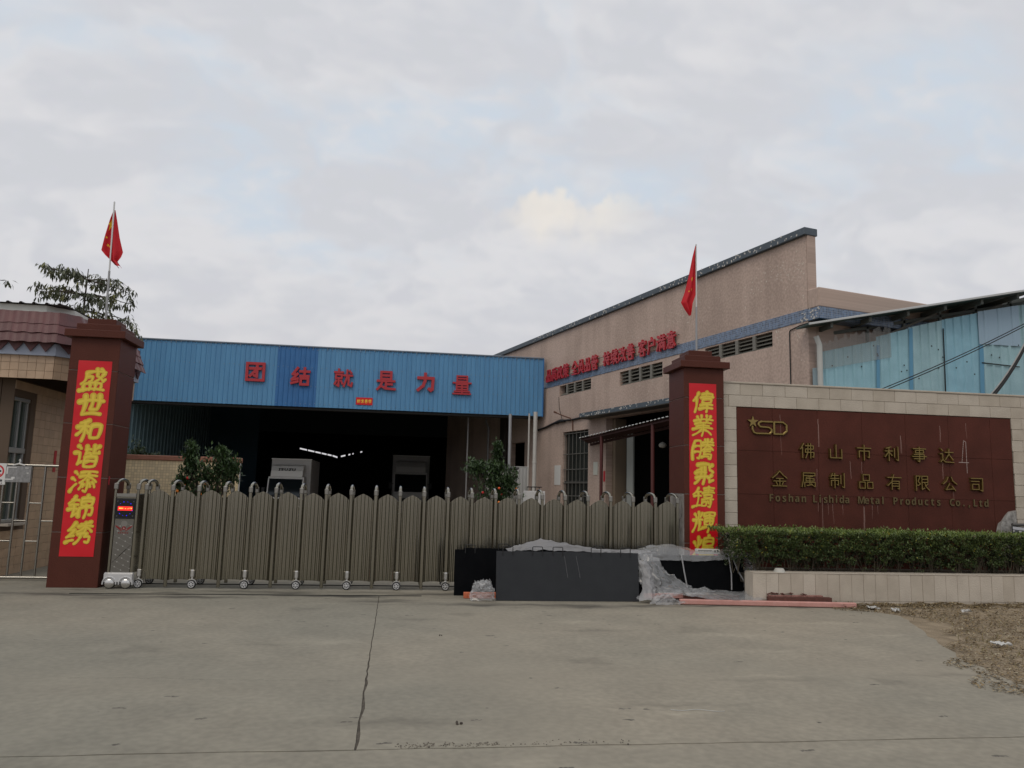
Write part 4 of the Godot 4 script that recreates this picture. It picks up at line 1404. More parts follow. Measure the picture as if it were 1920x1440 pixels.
func film_rows(a: Array, wob: float, fine: float, sd: int, nu := 40) -> Mesh:
	# a: rows of control points; smooth rows, wrinkled
	var n := FastNoiseLite.new()
	n.seed = sd
	n.frequency = 2.2
	n.fractal_octaves = 2
	var rows := []
	var nv: int = (a.size() - 1) * 8
	for i in nv + 1:
		var t := float(i) / nv * (a.size() - 1)
		var k := mini(int(t), a.size() - 2)
		var row := PackedVector3Array()
		for j in nu + 1:
			var u = float(j) / nu * (a[k].size() - 1)
			var q := mini(int(u), a[k].size() - 2)
			var p: Vector3 = (a[k][q] as Vector3).lerp(a[k][q + 1], u - q).lerp((a[k + 1][q] as Vector3).lerp(a[k + 1][q + 1], u - q), t - k)
			p += Vector3(n.get_noise_3d(p.x * 3, p.y * 3, p.z * 3), n.get_noise_3d(p.x * 3 + 9, p.y * 3, p.z * 3), n.get_noise_3d(p.x * 3, p.y * 3 + 9, p.z * 3)) * wob
			p += Vector3(0, n.get_noise_3d(p.x * 11, p.y * 11, p.z * 11), n.get_noise_3d(p.x * 11, p.y * 11 + 5, p.z * 11)) * fine
			p.y = maxf(p.y, 0.006)
			row.append(p)
		rows.append(row)
	return sheet(rows)

func stack() -> void:
	var grey := surf(Color(0.040, 0.043, 0.047), Color(0.030, 0.032, 0.036), 0.9, 0.55, 0.05, 161, 0.0, 256, 0.75)
	var black := surf(Color(0.006, 0.0065, 0.0075), Color(0.004, 0.0045, 0.0055), 0.9, 0.7, 0.05, 162, 0.0, 256)
	grey.metallic_specular = 0.25
	black.metallic_specular = 0.12
	board("matt black panel at the left end of the stack, partly behind the grey one", 0.905, 0.0, -12.22, 2.05, 0.69, 0.10, black, [0.235])
	board("black panel behind the left black one, only its top edge and handles showing", 1.05, 0.0, -12.34, 2.2, 0.705, 0.09, black, [0.62, 1.02, 1.42])
	board("black panel in the middle of the stack under the bunched plastic film", 2.0, 0.0, -12.10, 2.1, 0.715, 0.10, black, [0.40, 1.15, 1.85])
	var front := board("large slate grey panel standing frontmost in the stack", 1.485, 0.0, -11.68, 2.18, 0.715, 0.11, grey, [0.17, 0.62, 0.93, 1.52, 1.98])
	board("black panel at the right end of the stack, raised on beams under plastic film", 3.90, 0.115, -11.93, 1.56, 0.565, 0.12, black, [])
	for q in [[1.03, 1.08], [1.21, 1.27]]: part(front, "pale_scratch", tube([Vector3(q[0], 0.655, 0.016), Vector3(q[1], 0.34, 0.016)], 0.002, 4), mat(0.20, 0.20, 0.21, 0.9))
	var film := mat(0.50, 0.51, 0.52, 0.22)
	film.albedo_color.a = 0.30
	film.transparency = BaseMaterial3D.TRANSPARENCY_ALPHA
	film.cull_mode = BaseMaterial3D.CULL_DISABLED
	var thick := mat(0.44, 0.44, 0.45, 0.4)
	thick.albedo_color.a = 0.46
	thick.transparency = BaseMaterial3D.TRANSPARENCY_ALPHA
	thick.cull_mode = BaseMaterial3D.CULL_DISABLED
	# bunched roll of film along the top of the stack
	var top := [
		[Vector3(1.68, 0.70, -11.90), Vector3(1.95, 0.72, -11.9), Vector3(2.5, 0.72, -11.9), Vector3(3.1, 0.70, -11.9), Vector3(3.65, 0.70, -11.9), Vector3(4.05, 0.70, -12.0)],
		[Vector3(1.66, 0.73, -11.93), Vector3(1.86, 0.80, -11.95), Vector3(2.1, 0.76, -11.95), Vector3(2.6, 0.80, -11.95), Vector3(3.05, 0.73, -11.95), Vector3(3.9, 0.725, -12.0)],
		[Vector3(1.66, 0.72, -12.02), Vector3(1.92, 0.80, -12.05), Vector3(2.22, 0.88, -12.07), Vector3(2.72, 0.80, -12.05), Vector3(3.1, 0.75, -12.05), Vector3(3.9, 0.73, -12.05)],
		[Vector3(1.70, 0.66, -12.15), Vector3(1.95, 0.68, -12.2), Vector3(2.3, 0.75, -12.2), Vector3(2.8, 0.75, -12.2), Vector3(3.2, 0.70, -12.2), Vector3(3.9, 0.70, -12.15)]]
	var f := thing("plastic_film", "crumpled translucent plastic film bunched along the top of the middle panels", "plastic sheet", Vector3.ZERO, 0.0, "plastic films over the stack")
	part(f, "bunched_film", film_rows(top, 0.022, 0.004, 1, 70), thick)
	var f2 := thing("plastic_film", "torn translucent plastic film draped over the right black panel and onto the ground", "plastic sheet", Vector3.ZERO, 0.0, "plastic films over the stack")
	var drape := [
		[Vector3(3.60, 0.70, -12.15), Vector3(4.0, 0.80, -12.2), Vector3(4.3, 0.83, -12.2), Vector3(4.8, 0.74, -12.2), Vector3(5.3, 0.76, -12.2), Vector3(5.52, 0.74, -12.2)],
		[Vector3(3.60, 0.71, -12.02), Vector3(3.95, 0.735, -12.03), Vector3(4.25, 0.80, -12.03), Vector3(4.7, 0.73, -12.03), Vector3(5.25, 0.735, -12.03), Vector3(5.50, 0.74, -12.03)],
		[Vector3(3.62, 0.68, -11.95), Vector3(3.95, 0.66, -11.95), Vector3(4.2, 0.68, -11.95), Vector3(4.7, 0.66, -11.95), Vector3(5.22, 0.685, -11.95), Vector3(5.47, 0.72, -11.95)],
		[Vector3(3.66, 0.62, -11.92), Vector3(3.92, 0.58, -11.93), Vector3(4.2, 0.605, -11.93), Vector3(4.7, 0.58, -11.93), Vector3(5.20, 0.63, -11.93), Vector3(5.44, 0.69, -11.93)]]
	part(f2, "top_sheet", film_rows(drape, 0.016, 0.003, 2, 70), film)
	var left := [
		[Vector3(3.62, 0.70, -11.86), Vector3(3.80, 0.72, -11.86), Vector3(3.98, 0.66, -11.90)],
		[Vector3(3.66, 0.45, -11.76), Vector3(3.88, 0.50, -11.70), Vector3(4.18, 0.42, -11.84)],
		[Vector3(3.72, 0.20, -11.66), Vector3(3.98, 0.24, -11.58), Vector3(4.55, 0.20, -11.74)],
		[Vector3(3.56, 0.02, -11.50), Vector3(3.95, 0.10, -11.48), Vector3(5.0, 0.16, -11.66)]]
	part(f2, "left_fold", film_rows(left, 0.06, 0.004, 3), film)
	part(f2, "left_fold", film_rows([
		[Vector3(3.64, 0.66, -11.80), Vector3(3.75, 0.60, -11.74), Vector3(3.82, 0.68, -11.82)],
		[Vector3(3.72, 0.30, -11.68), Vector3(3.80, 0.36, -11.60), Vector3(3.90, 0.28, -11.66)],
		[Vector3(3.60, 0.02, -11.46), Vector3(3.78, 0.09, -11.42), Vector3(3.86, 0.05, -11.50)]], 0.04, 0.005, 4), thick)
	var floor_rows := [
		[Vector3(3.95, 0.16, -11.72), Vector3(4.5, 0.20, -11.74), Vector3(5.0, 0.16, -11.72), Vector3(5.42, 0.17, -11.72), Vector3(5.72, 0.10, -11.64)],
		[Vector3(4.10, 0.13, -11.60), Vector3(4.6, 0.17, -11.58), Vector3(5.0, 0.12, -11.56), Vector3(5.40, 0.14, -11.54), Vector3(5.76, 0.10, -11.52)],
		[Vector3(4.40, 0.115, -11.47), Vector3(4.7, 0.115, -11.43), Vector3(5.0, 0.11, -11.40), Vector3(5.35, 0.11, -11.38), Vector3(5.70, 0.10, -11.40)],
		[Vector3(4.55, 0.10, -11.36), Vector3(4.8, 0.08, -11.31), Vector3(5.05, 0.085, -11.30), Vector3(5.3, 0.07, -11.30), Vector3(5.50, 0.09, -11.33)]]
	part(f2, "ground_sheet", film_rows(floor_rows, 0.03, 0.004, 5, 60), film)
	part(f2, "right_flap", film_rows([
		[Vector3(5.44, 0.745, -12.1), Vector3(5.50, 0.73, -11.93), Vector3(5.56, 0.70, -11.86)],
		[Vector3(5.46, 0.5, -12.1), Vector3(5.52, 0.50, -11.84), Vector3(5.62, 0.46, -11.80)],
		[Vector3(5.46, 0.2, -12.05), Vector3(5.40, 0.22, -11.72), Vector3(5.62, 0.18, -11.74)]], 0.03, 0.01, 6), film)
	for c in [[Vector3(4.42, 0.70, -11.925), Vector3(4.44, 0.45, -11.86), Vector3(4.47, 0.20, -11.80)], [Vector3(5.20, 0.70, -11.93), Vector3(5.21, 0.4, -11.85), Vector3(5.19, 0.17, -11.80)], [Vector3(5.25, 0.70, -11.93), Vector3(5.32, 0.45, -11.85), Vector3(5.40, 0.30, -11.80)]]:
		part(f2, "twisted_strip", tube(c, 0.012, 5), thick)
	var f3 := thing("plastic_bag", "small crumpled clear plastic bag between the black and grey panels", "bag", Vector3(1.28, 0.02, -11.62))
	var bag := []
	for i in 13:
		var row := PackedVector3Array()
		for j in 21:
			var a := TAU * j / 20.0
			var r := (0.185 - 0.07 * pow(i / 12.0, 1.5)) * (1.0 + (0.0 if j == 20 else rng.randf_range(-0.17, 0.17)))
			if j == 20: row.append(row[0])
			else: row.append(Vector3(cos(a) * r, i / 12.0 * 0.27 + rng.randf_range(-0.015, 0.015), sin(a) * r * 0.62))
		bag.append(row)
	part(f3, "bag_skin", sheet(bag, true), film)
	part(f3, "bunched_mouth", film_rows([[Vector3(-0.1, 0.25, -0.05), Vector3(0.0, 0.30, 0.04), Vector3(0.12, 0.27, 0)], [Vector3(-0.12, 0.2, 0.1), Vector3(0, 0.18, 0.13), Vector3(0.12, 0.2, 0.08)]], 0.04, 0.05, 8, 20), film)
	# beams
	var pink := surf(Color(0.60, 0.33, 0.29), Color(0.50, 0.24, 0.205), 0.5, 0.8, 0.4, 171, 0.0, 256, 0.6)
	var brown := surf(Color(0.15, 0.055, 0.04), Color(0.07, 0.03, 0.022), 0.5, 0.85, 0.5, 172, 0.0, 256)
	var rust := surf(Color(0.56, 0.31, 0.27), Color(0.10, 0.035, 0.025), 0.25, 0.9, 0.6, 173, 0.0, 256, 0.75)
	solo("pink_beam", "longest pink beam lying along the front of the stack", "beam", bx(2.66, 0.072, 0.085, 0.010), pink, at(5.53, 0.042, -11.285, -0.105), "beams under the stack")
	var bb := thing("rusty_channel", "dark brown steel channel with flaking pink top behind the long pink beam", "beam", Vector3(6.06, 0.095, -11.338), -0.02, "beams under the stack")
	part(bb, "web", bx(1.0, 0.07, 0.09, 0.005), brown)
	part(bb, "flaking_face", bx(0.86, 0.025, 0.07, 0.004), rust, at(-0.06, 0.0485, -0.012))
	for k in 14:
		part(bb, "rust_flake", bx(rng.randf_range(0.03, 0.09), 0.008, rng.randf_range(0.02, 0.05), 0.002), brown, Transform3D(Basis.from_euler(Vector3(rng.randf_range(-0.3, 0.3), rng.randf() * 3.0, rng.randf_range(-0.3, 0.3))), Vector3(rng.randf_range(-0.5, 0.1), 0.068 + rng.randf() * 0.02, rng.randf_range(-0.05, 0.02))))
	solo("orange_beam", "short bright orange beam end below the left black panel", "beam", bx(0.62, 0.085, 0.09, 0.006), surf(Color(0.62, 0.17, 0.075), Color(0.45, 0.11, 0.05), 0.4, 0.7, 0.3, 174, 0.0, 256), at(1.34, 0.044, -11.93), "beams under the stack")
	solo("pink_beam", "pink beam end poking out at the grey panel's right foot", "beam", bx(0.62, 0.07, 0.08, 0.008), pink, at(4.02, 0.10, -11.60, 0.12), "beams under the stack")
	solo("brown_beam", "dark brown beam under the plastic film between the pink beams", "beam", bx(1.3, 0.10, 0.09, 0.006), brown, at(4.60, 0.055, -11.72, -0.05), "beams under the stack")
	solo("film_bundle", "grey rolled wad of plastic beside the pink beam end at the grey panel's foot", "plastic sheet", film_rows([[Vector3(3.72, 0.01, -11.34), Vector3(3.95, 0.01, -11.32), Vector3(4.28, 0.02, -11.36)], [Vector3(3.85, 0.14, -11.40), Vector3(4.02, 0.16, -11.36), Vector3(4.15, 0.06, -11.36)], [Vector3(3.85, 0.02, -11.46), Vector3(4.0, 0.03, -11.46), Vector3(4.2, 0.02, -11.42)]], 0.03, 0.03, 9, 24), thick)
	var im := Image.create(160, 36, false, Image.FORMAT_RGB8)
	im.fill(Color8(196, 196, 188))
	for q in 14: im.fill_rect(Rect2i(6 + q * 7, 6, 4, 9 if q % 3 else 12), Color8(40, 40, 42))
	im.fill_rect(Rect2i(118, 8, 14, 16), Color8(50, 50, 52))
	im.fill_rect(Rect2i(138, 4, 8, 20), Color8(60, 60, 62))
	var lm := mat(1, 1, 1, 0.6)
	lm.albedo_color = Color.WHITE
	lm.albedo_texture = ImageTexture.create_from_image(im)
	var ls := thing("printed_carton", "flat white printed carton resting against the right pillar above the film", "carton", Vector3(4.935, 0.728, -12.13))
	part(ls, "carton", bx(0.385, 0.075, 0.10, 0.003), M.white_paint)
	part(ls, "printed_face", quad_face(0.38, 0.07), lm, at(0, 0, 0.0515))

# ---------------------------------------------------------------- guardhouse
func guardhouse() -> void:
	var g := thing("guardhouse", "beige tiled guardhouse with a maroon tiled mansard roof left of the gate", "house")
	var wt := mat(0.36, 0.26, 0.175, 0.6)
	# walls: right side along x = -6.4, front along z = -13.95
	var wall := Node3D.new()
	wall.name = "wall"
	g.add_child(wall)
	var hole := Rect2(0.02, 0.86, 0.62, 2.10)
	var side := part(wall, "side_wall", holed(0.0, 3.05, 0.0, 3.25, 0.20, [hole], 3.0, 3.0), M.joint, Transform3D(Basis(Vector3(0, 0, -1), Vector3(0, 1, 0), Vector3(1, 0, 0)), Vector3(-6.415, 0, -13.95)))
	part(wall, "front_wall", bx(3.4, 3.25, 0.2, 0.0), M.joint, at(-8.33, 1.625, -14.055))
	part(wall, "back_wall", bx(3.6, 3.25, 0.2, 0.0), M.joint, at(-8.42, 1.625, -17.1))
	part(wall, "floor_slab", bx(3.4, 0.1, 2.9, 0.0), M.concrete, at(-8.4, 0.06, -15.5))
	# tiles on the side wall
	for r in 22:
		for c in 15:
			var y0 := r * 0.147
			var z0 := c * 0.2035
			var y1 := y0 + 0.143
			if z0 < 0.64 and y1 > 0.87 and y0 < 2.95: continue
			part(wall, "wall_tile", bx(0.012, 0.143, 0.199, 0.0015), M.tile if rng.randf() < 0.55 else M.tile2, at(-6.410 + rng.randf_range(-0.001, 0.001), y0 + 0.0715, -13.95 - z0 - 0.10))
	# window
	var win := Node3D.new()
	win.name = "window"
	g.add_child(win)
	var al := mat(0.42, 0.43, 0.42, 0.4, 0.5)
	for q in [[0.86, 0.92, 0.02, 0.64], [2.02, 2.11, 0.02, 0.64], [2.90, 2.96, 0.02, 0.64]]:
		part(win, "frame", bx(0.07, q[1] - q[0], 0.62, 0.006), al, at(-6.47, (q[0] + q[1]) * 0.5, -14.28))
	for z in [-14.0, -14.28, -14.56]:
		part(win, "frame", bx(0.06, 2.04, 0.05, 0.006), al, at(-6.48, 1.90, z))
	part(win, "glass_pane", bx(0.006, 1.1, 0.56, 0.0), M.glass, at(-6.49, 1.47, -14.28))
	part(win, "glass_pane", bx(0.006, 0.8, 0.56, 0.0), M.glass, at(-6.49, 2.50, -14.28))
	part(win, "sill", bx(0.16, 0.045, 0.70, 0.006), M.stone2, at(-6.36, 0.835, -14.29))
	# eaves box with tiles
	var p := [Vector2(-9.6, -13.6), Vector2(-5.70, -13.6), Vector2(-5.46, -13.84), Vector2(-5.46, -16.75), Vector2(-9.6, -17.0)]
	var eaves := Node3D.new()
	eaves.name = "eaves"
	g.add_child(eaves)
	part(eaves, "soffit", plate(p, 3.62, 0.40), M.joint)
	for s in 3:
		var a: Vector2 = p[s]
		var b: Vector2 = p[s + 1]
		var d := (b - a).normalized()
		var n := Vector2(-d.y, d.x)
		if s == 0: n = Vector2(0, 1)
		if s == 1: n = Vector2(0.7071, 0.7071)
		if s == 2: n = Vector2(1, 0)
		var bas := Basis(Vector3(d.x, 0, d.y), Vector3.UP, Vector3(n.x, 0, n.y))
		var len := a.distance_to(b)
		var cnt := int(round(len / 0.135))
		var tw := len / cnt
		for c in cnt:
			var m := a + d * tw * (c + 0.5)
			if s == 0 and m.x < -8.0: continue
			for r in 3:
				part(eaves, "eaves_tile", bx(tw - 0.004, 0.126, 0.012, 0.0015), M.tile if rng.randf() < 0.5 else M.tile2, Transform3D(bas, Vector3(m.x + n.x * 0.005, 3.285 + r * 0.13, m.y + n.y * 0.005)))
		# pale blue band
		var c0 := (a + b) * 0.5 + n * 0.035
		part(eaves, "painted_band", bx(len + 0.07, 0.20, 0.07, 0.003), mat(0.33, 0.37, 0.46, 0.6), Transform3D(bas, Vector3(c0.x, 3.70, c0.y)))
		# roof tiles in three courses and the pointed edge
		var n2 := int(round(len / 0.235))
		var w2 := len / n2
		var tri2 := PackedVector2Array([Vector2(-w2 * 0.5, 0), Vector2(0, -0.145), Vector2(w2 * 0.5, 0), Vector2(w2 * 0.5, 0.05), Vector2(-w2 * 0.5, 0.05)])
		var tip := prism(tri2, 0.012, 0.022)
		for c in n2:
			var m := a + d * w2 * (c + 0.5)
			if s == 0 and m.x < -8.0: continue
			part(eaves, "pointed_edge_tile", tip, M.roof_tile2, Transform3D(bas, Vector3(m.x + n.x * 0.095, 3.80, m.y + n.y * 0.095)))
		var crs := [[3.80, 0.205, 4.02, 0.105], [3.965, 0.150, 4.19, 0.045], [4.125, 0.085, 4.345, -0.02]]
		for k in 3:
			var q = crs[k]
			var l0 := mitred(p, s, q[1])
			var h0 := mitred(p, s, q[3])
			for c in n2:
				if s == 0 and lerpf(a.x, b.x, (c + 0.5) / n2) < -8.1: continue
				part(eaves, "roof_tile", roof_tile_mesh(l0[0], l0[1], h0[0], h0[1], q[0], q[2], float(c) / n2, (c + 1.02) / n2, Vector3(n.x, 0, n.y)), M.roof_tile if rng.randf() < 0.5 else M.roof_tile2)
	var under := [Vector2(-9.6, -13.62), Vector2(-5.72, -13.62), Vector2(-5.48, -13.86), Vector2(-5.48, -17.0), Vector2(-9.6, -17.0)]
	part(eaves, "roof_deck", plate(under, 4.30, 0.66), M.roof_tile2)
	# white flashing and sheet roof
	var white := mat(0.62, 0.62, 0.58, 0.6)
	var rl := [Vector2(-9.6, -13.68), Vector2(-5.95, -13.68), Vector2(-5.62, -14.0), Vector2(-5.62, -17.0), Vector2(-9.6, -17.0)]
	part(eaves, "white_flashing", plate(rl, 4.465, 0.125), white)
	var rf := part(eaves, "sheet_roof", ribbed(4.0, 3.5, 3.5, 0.2, 0.06, 0.025), mat(0.12, 0.11, 0.11, 0.6), Transform3D(Basis(Vector3.RIGHT, -PI / 2 + 0.02), Vector3(-9.62, 4.475, -13.60)))
	var no := solo("red_notice", "vertical red paper strip on the guardhouse wall beside the left pillar", "notice", bx(0.003, 0.40, 0.11, 0.0005), M.red_letter, at(-6.398, 1.93, -15.72))

# one side of the eaves outline pushed out by d, with mitred corners
func mitred(p: Array, s: int, d: float) -> Array:
	var nn := [Vector2(0, 1), Vector2(0.7071, 0.7071), Vector2(1, 0)]
	var out := []
	for e in [s, s + 1]:
		var q: Vector2 = p[e]
		if e == 0: out.append(q + nn[0] * d)
		elif e == 3: out.append(q + nn[2] * d)
		else:
			var m: Vector2 = (nn[e - 1] + nn[e]).normalized()
			out.append(q + m * d / m.dot(nn[e]))
	return out

func roof_tile_mesh(la: Vector2, lb: Vector2, ha: Vector2, hb: Vector2, y0: float, y1: float, t0: float, t1: float, n: Vector3) -> Mesh:
	var rows := []
	for i in 3:
		var row := PackedVector3Array()
		for j in 9:
			var u := j / 8.0
			var f := lerpf(t0, t1, u)
			var up: float = [0.0, 0.0, 1.0][i]
			var q := la.lerp(lb, f).lerp(ha.lerp(hb, f), up)
			var wave := 0.018 * sin(u * TAU) + 0.006
			row.append(Vector3(q.x, lerpf(y0, y1, up) - 0.010 * sin(u * TAU) * (1.0 - up), q.y) + n * (wave * (1.0 - 0.3 * up) - (0.03 if i == 0 else 0.0)))
		rows.append(row)
	return sheet(rows, true)

# ---------------------------------------------------------------- trees and plants
func left_tree(label: String, base: Vector3, h: float, tiers: Array, sd: int, only: float) -> void:
	var g := RandomNumberGenerator.new()
	g.seed = sd
	var t := thing("tree", label, "tree", base)
	var st := st_new()
	add_tube(st, [Vector3(0, 0, 0), Vector3(0.06, h * 0.35, 0.03), Vector3(-0.02, h * 0.7, 0), Vector3(0.02, h, 0)], 0.13, 9, 0.012)
	var xfs := []
	var cols := []
	for tr in tiers:
		for br in tr[1]:
			var az: float = br[0]
			var len: float = br[1]
			var a := Vector3(0.0, tr[0], 0.0)
			var dir := Vector3(cos(az), 0, sin(az))
			var pts := []
			for k in 7:
				var q := k / 6.0
				pts.append(a + dir * len * q + Vector3(g.randf_range(-0.05, 0.05), br[2] * q - 0.12 * q * q * len + g.randf_range(-0.04, 0.04), g.randf_range(-0.05, 0.05)))
			add_tube(st, pts, 0.028, 5, 0.008)
			for k in range(2, 7):
				var n := 2 if k < 6 else 3
				for s in n:
					var side := dir.cross(Vector3.UP) * g.randf_range(-0.45, 0.45)
					var e: Vector3 = pts[k] + side + Vector3(0, g.randf_range(-0.12, 0.14), 0) + dir * g.randf_range(-0.1, 0.15)
					add_tube(st, [pts[k], (pts[k] + e) * 0.5 + Vector3(0, 0.03, 0), e], 0.008, 4, 0.004)
					var young := g.randf() < 0.22
					for l in 9:
						var sp := g.randf() * TAU
						var out := Vector3(cos(sp), 0, sin(sp))
						var down := (out * g.randf_range(0.15, 1.0) + Vector3(0, g.randf_range(-1.5, -0.25), 0)).normalized()
						var face := (out + Vector3(0, 0.5, 0)).normalized()
						var xa := down.cross(face).normalized()
						var b := Basis(xa, down, xa.cross(down))
						xfs.append(Transform3D(b.scaled(Vector3.ONE * g.randf_range(0.75, 1.25)), e + out * g.randf_range(0.0, 0.09) + Vector3(0, g.randf_range(-0.10, 0.06), 0)))
						cols.append((Color(0.16, 0.16, 0.035) if young else Color(0.060, 0.075, 0.042)).lerp(Color(0.105, 0.115, 0.065), g.randf()))
	part(t, "trunk", st.commit(), M.bark)
	scatter(t, "crown", leaf_mesh(0.18, 0.055), M.leaf, xfs, cols)

func bush(called: String, label: String, base: Vector3, lobes: Array, leaves: int, fruit: int, sd: int, group: String, dark := 1.0) -> void:
	var g := RandomNumberGenerator.new()
	g.seed = sd
	var t := thing(called, label, "potted tree" if fruit else "shrub", base, 0.0, group)
	if fruit:
		part(t, "pot", lathe([Vector2(0, 0.48), Vector2(0.30, 0.48), Vector2(0.34, 0.52), Vector2(0.36, 0.50), Vector2(0.30, 0.05), Vector2(0.26, 0.0), Vector2(0, 0)], 20), mat(0.22, 0.06, 0.035, 0.5))
	var st := st_new()
	var xfs := []
	var cols := []
	for lb in lobes:
		var c: Vector3 = lb[0]
		var r: Vector3 = lb[1]
		for k in 7:
			var e := c + Vector3(g.randfn(0, 0.35) * r.x, g.randfn(0.3, 0.4) * r.y, g.randfn(0, 0.35) * r.z)
			add_tube(st, [Vector3(g.randf_range(-0.05, 0.05), 0.45, g.randf_range(-0.05, 0.05)), Vector3(0, 0.45, 0).lerp(e, 0.5) + Vector3(g.randf_range(-0.08, 0.08), 0.05, 0), e], 0.016, 5, 0.005)
	for k in leaves:
		var lb: Array = lobes[g.randi() % lobes.size()]
		var d := Vector3(g.randfn(0, 1), g.randfn(0, 1), g.randfn(0, 1)).normalized()
		var rad := pow(g.randf(), 0.5) * (0.86 + 0.42 * sin(d.x * 6.0 + d.y * 9.0 + sd + lb[0].x * 9.0))
		var p: Vector3 = lb[0] + d * rad * lb[1]
		var b := Basis(Vector3.UP, g.randf() * TAU) * Basis(Vector3.RIGHT, g.randf_range(-0.5, 1.9))
		xfs.append(Transform3D(b.scaled(Vector3.ONE * g.randf_range(0.7, 1.3)), p))
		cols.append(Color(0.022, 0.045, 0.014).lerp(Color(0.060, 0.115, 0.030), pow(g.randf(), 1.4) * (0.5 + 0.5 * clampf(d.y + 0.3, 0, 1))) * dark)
	part(t, "stems", st.commit(), M.bark)
	scatter(t, "foliage", leaf_mesh(0.085, 0.042), M.leaf, xfs, cols)
	var fm := [mat(0.75, 0.10, 0.02, 0.35), mat(0.80, 0.22, 0.02, 0.35), mat(0.62, 0.03, 0.03, 0.4)]
	var ball := lathe([Vector2(0, 0.030), Vector2(0.018, 0.025), Vector2(0.029, 0.010), Vector2(0.031, 0.0), Vector2(0.029, -0.011), Vector2(0.018, -0.025), Vector2(0, -0.029)], 12)
	for k in fruit:
		var lb: Array = lobes[[0, 0, 4, lobes.size() - 1][g.randi() % 4]]
		var a := g.randf_range(0.1, PI - 0.1)
		part(t, "fruit", ball, fm[g.randi() % 3], at(lb[0].x + cos(a) * lb[1].x * 0.8, minf(1.72, lb[0].y) - g.randf_range(0.0, 0.45), lb[0].z + sin(a) * lb[1].z * 0.95))

func plants() -> void:
	left_tree("tall thin tree with drooping leaves rising behind the left pillar", Vector3(-9.42, 0, -24.0), 7.8, [
		[7.45, [[PI, 1.25, 0.45], [PI * 0.92, 0.9, 0.35], [0.1, 1.0, 0.12], [0.15, 1.15, -0.15], [1.6, 0.8, 0.1], [4.5, 0.9, 0.2]]],
		[7.0, [[PI * 1.04, 1.40, 0.25], [PI * 0.9, 1.2, 0.2], [-0.1, 1.25, 0.0], [0.5, 1.0, -0.1], [2.0, 1.0, 0.0], [5.0, 1.1, 0.1]]],
		[6.5, [[PI, 1.1, 0.1], [PI * 0.85, 1.0, -0.05], [0.05, 1.35, -0.1], [-0.4, 1.2, -0.1], [1.4, 0.9, 0.0], [4.2, 1.0, 0.0]]],
		[6.05, [[PI, 0.9, 0.0], [PI * 1.1, 0.7, 0.0], [0.0, 1.55, -0.05], [0.3, 1.1, -0.1], [1.8, 0.9, 0.0], [5.2, 0.9, 0.0]]],
		[5.5, [[0.2, 1.2, 0.0], [2.6, 1.0, 0.0], [4.0, 1.0, 0.0], [5.6, 1.1, 0.0]]]], 21, 0.0)
	left_tree("tree whose branch tips poke in above the guardhouse roof at the left edge", Vector3(-13.2, 0, -24.0), 7.6, [
		[7.2, [[0.05, 1.45, 0.25], [PI, 1.4, 0.2], [1.6, 1.0, 0.1], [4.6, 1.0, 0.1]]],
		[6.2, [[0.0, 1.4, 0.15], [0.35, 1.9, 0.12], [-0.25, 1.7, 0.12], [PI, 1.2, 0.0], [2.0, 1.1, 0.0]]]], 22, 0.0)
	bush("potted_kumquat", "bushy kumquat tree with red fruit in front of the cream wall", Vector3(-3.9, 0, -17.0), [
		[Vector3(-0.05, 1.75, 0), Vector3(0.48, 0.55, 0.42)], [Vector3(-0.38, 1.95, 0), Vector3(0.22, 0.42, 0.25)], [Vector3(0.28, 1.92, 0.05), Vector3(0.28, 0.42, 0.26)], [Vector3(0.46, 1.85, 0), Vector3(0.16, 0.30, 0.2)], [Vector3(-0.05, 1.25, 0), Vector3(0.52, 0.4, 0.45)], [Vector3(-0.40, 2.18, 0), Vector3(0.10, 0.28, 0.12)], [Vector3(0.22, 2.20, 0), Vector3(0.14, 0.18, 0.14)], [Vector3(-0.52, 1.55, 0.05), Vector3(0.16, 0.22, 0.16)]], 7800, 11, 31, "kumquat trees in the yard")
	bush("potted_kumquat", "taller kumquat tree with orange fruit by the grey poles of the shed", Vector3(2.30, 0, -19.0), [
		[Vector3(0.0, 1.85, 0), Vector3(0.52, 0.42, 0.45)], [Vector3(-0.45, 2.12, 0), Vector3(0.30, 0.22, 0.26)], [Vector3(0.05, 2.15, 0), Vector3(0.30, 0.22, 0.26)], [Vector3(0.06, 2.55, 0), Vector3(0.13, 0.26, 0.14)], [Vector3(0.35, 1.75, 0), Vector3(0.24, 0.36, 0.26)], [Vector3(0.05, 1.4, 0), Vector3(0.60, 0.45, 0.5)]], 7000, 12, 32, "kumquat trees in the yard")
	bush("dark_shrub", "dark leafy shrub behind the cream wall beside the left pillar", Vector3(-6.35, 0, -20.2), [[Vector3(0, 2.15, 0), Vector3(0.38, 0.45, 0.3)], [Vector3(0.42, 1.95, 0), Vector3(0.32, 0.30, 0.25)], [Vector3(-0.1, 1.4, 0), Vector3(0.5, 0.7, 0.4)]], 2600, 0, 33, "", 0.5)

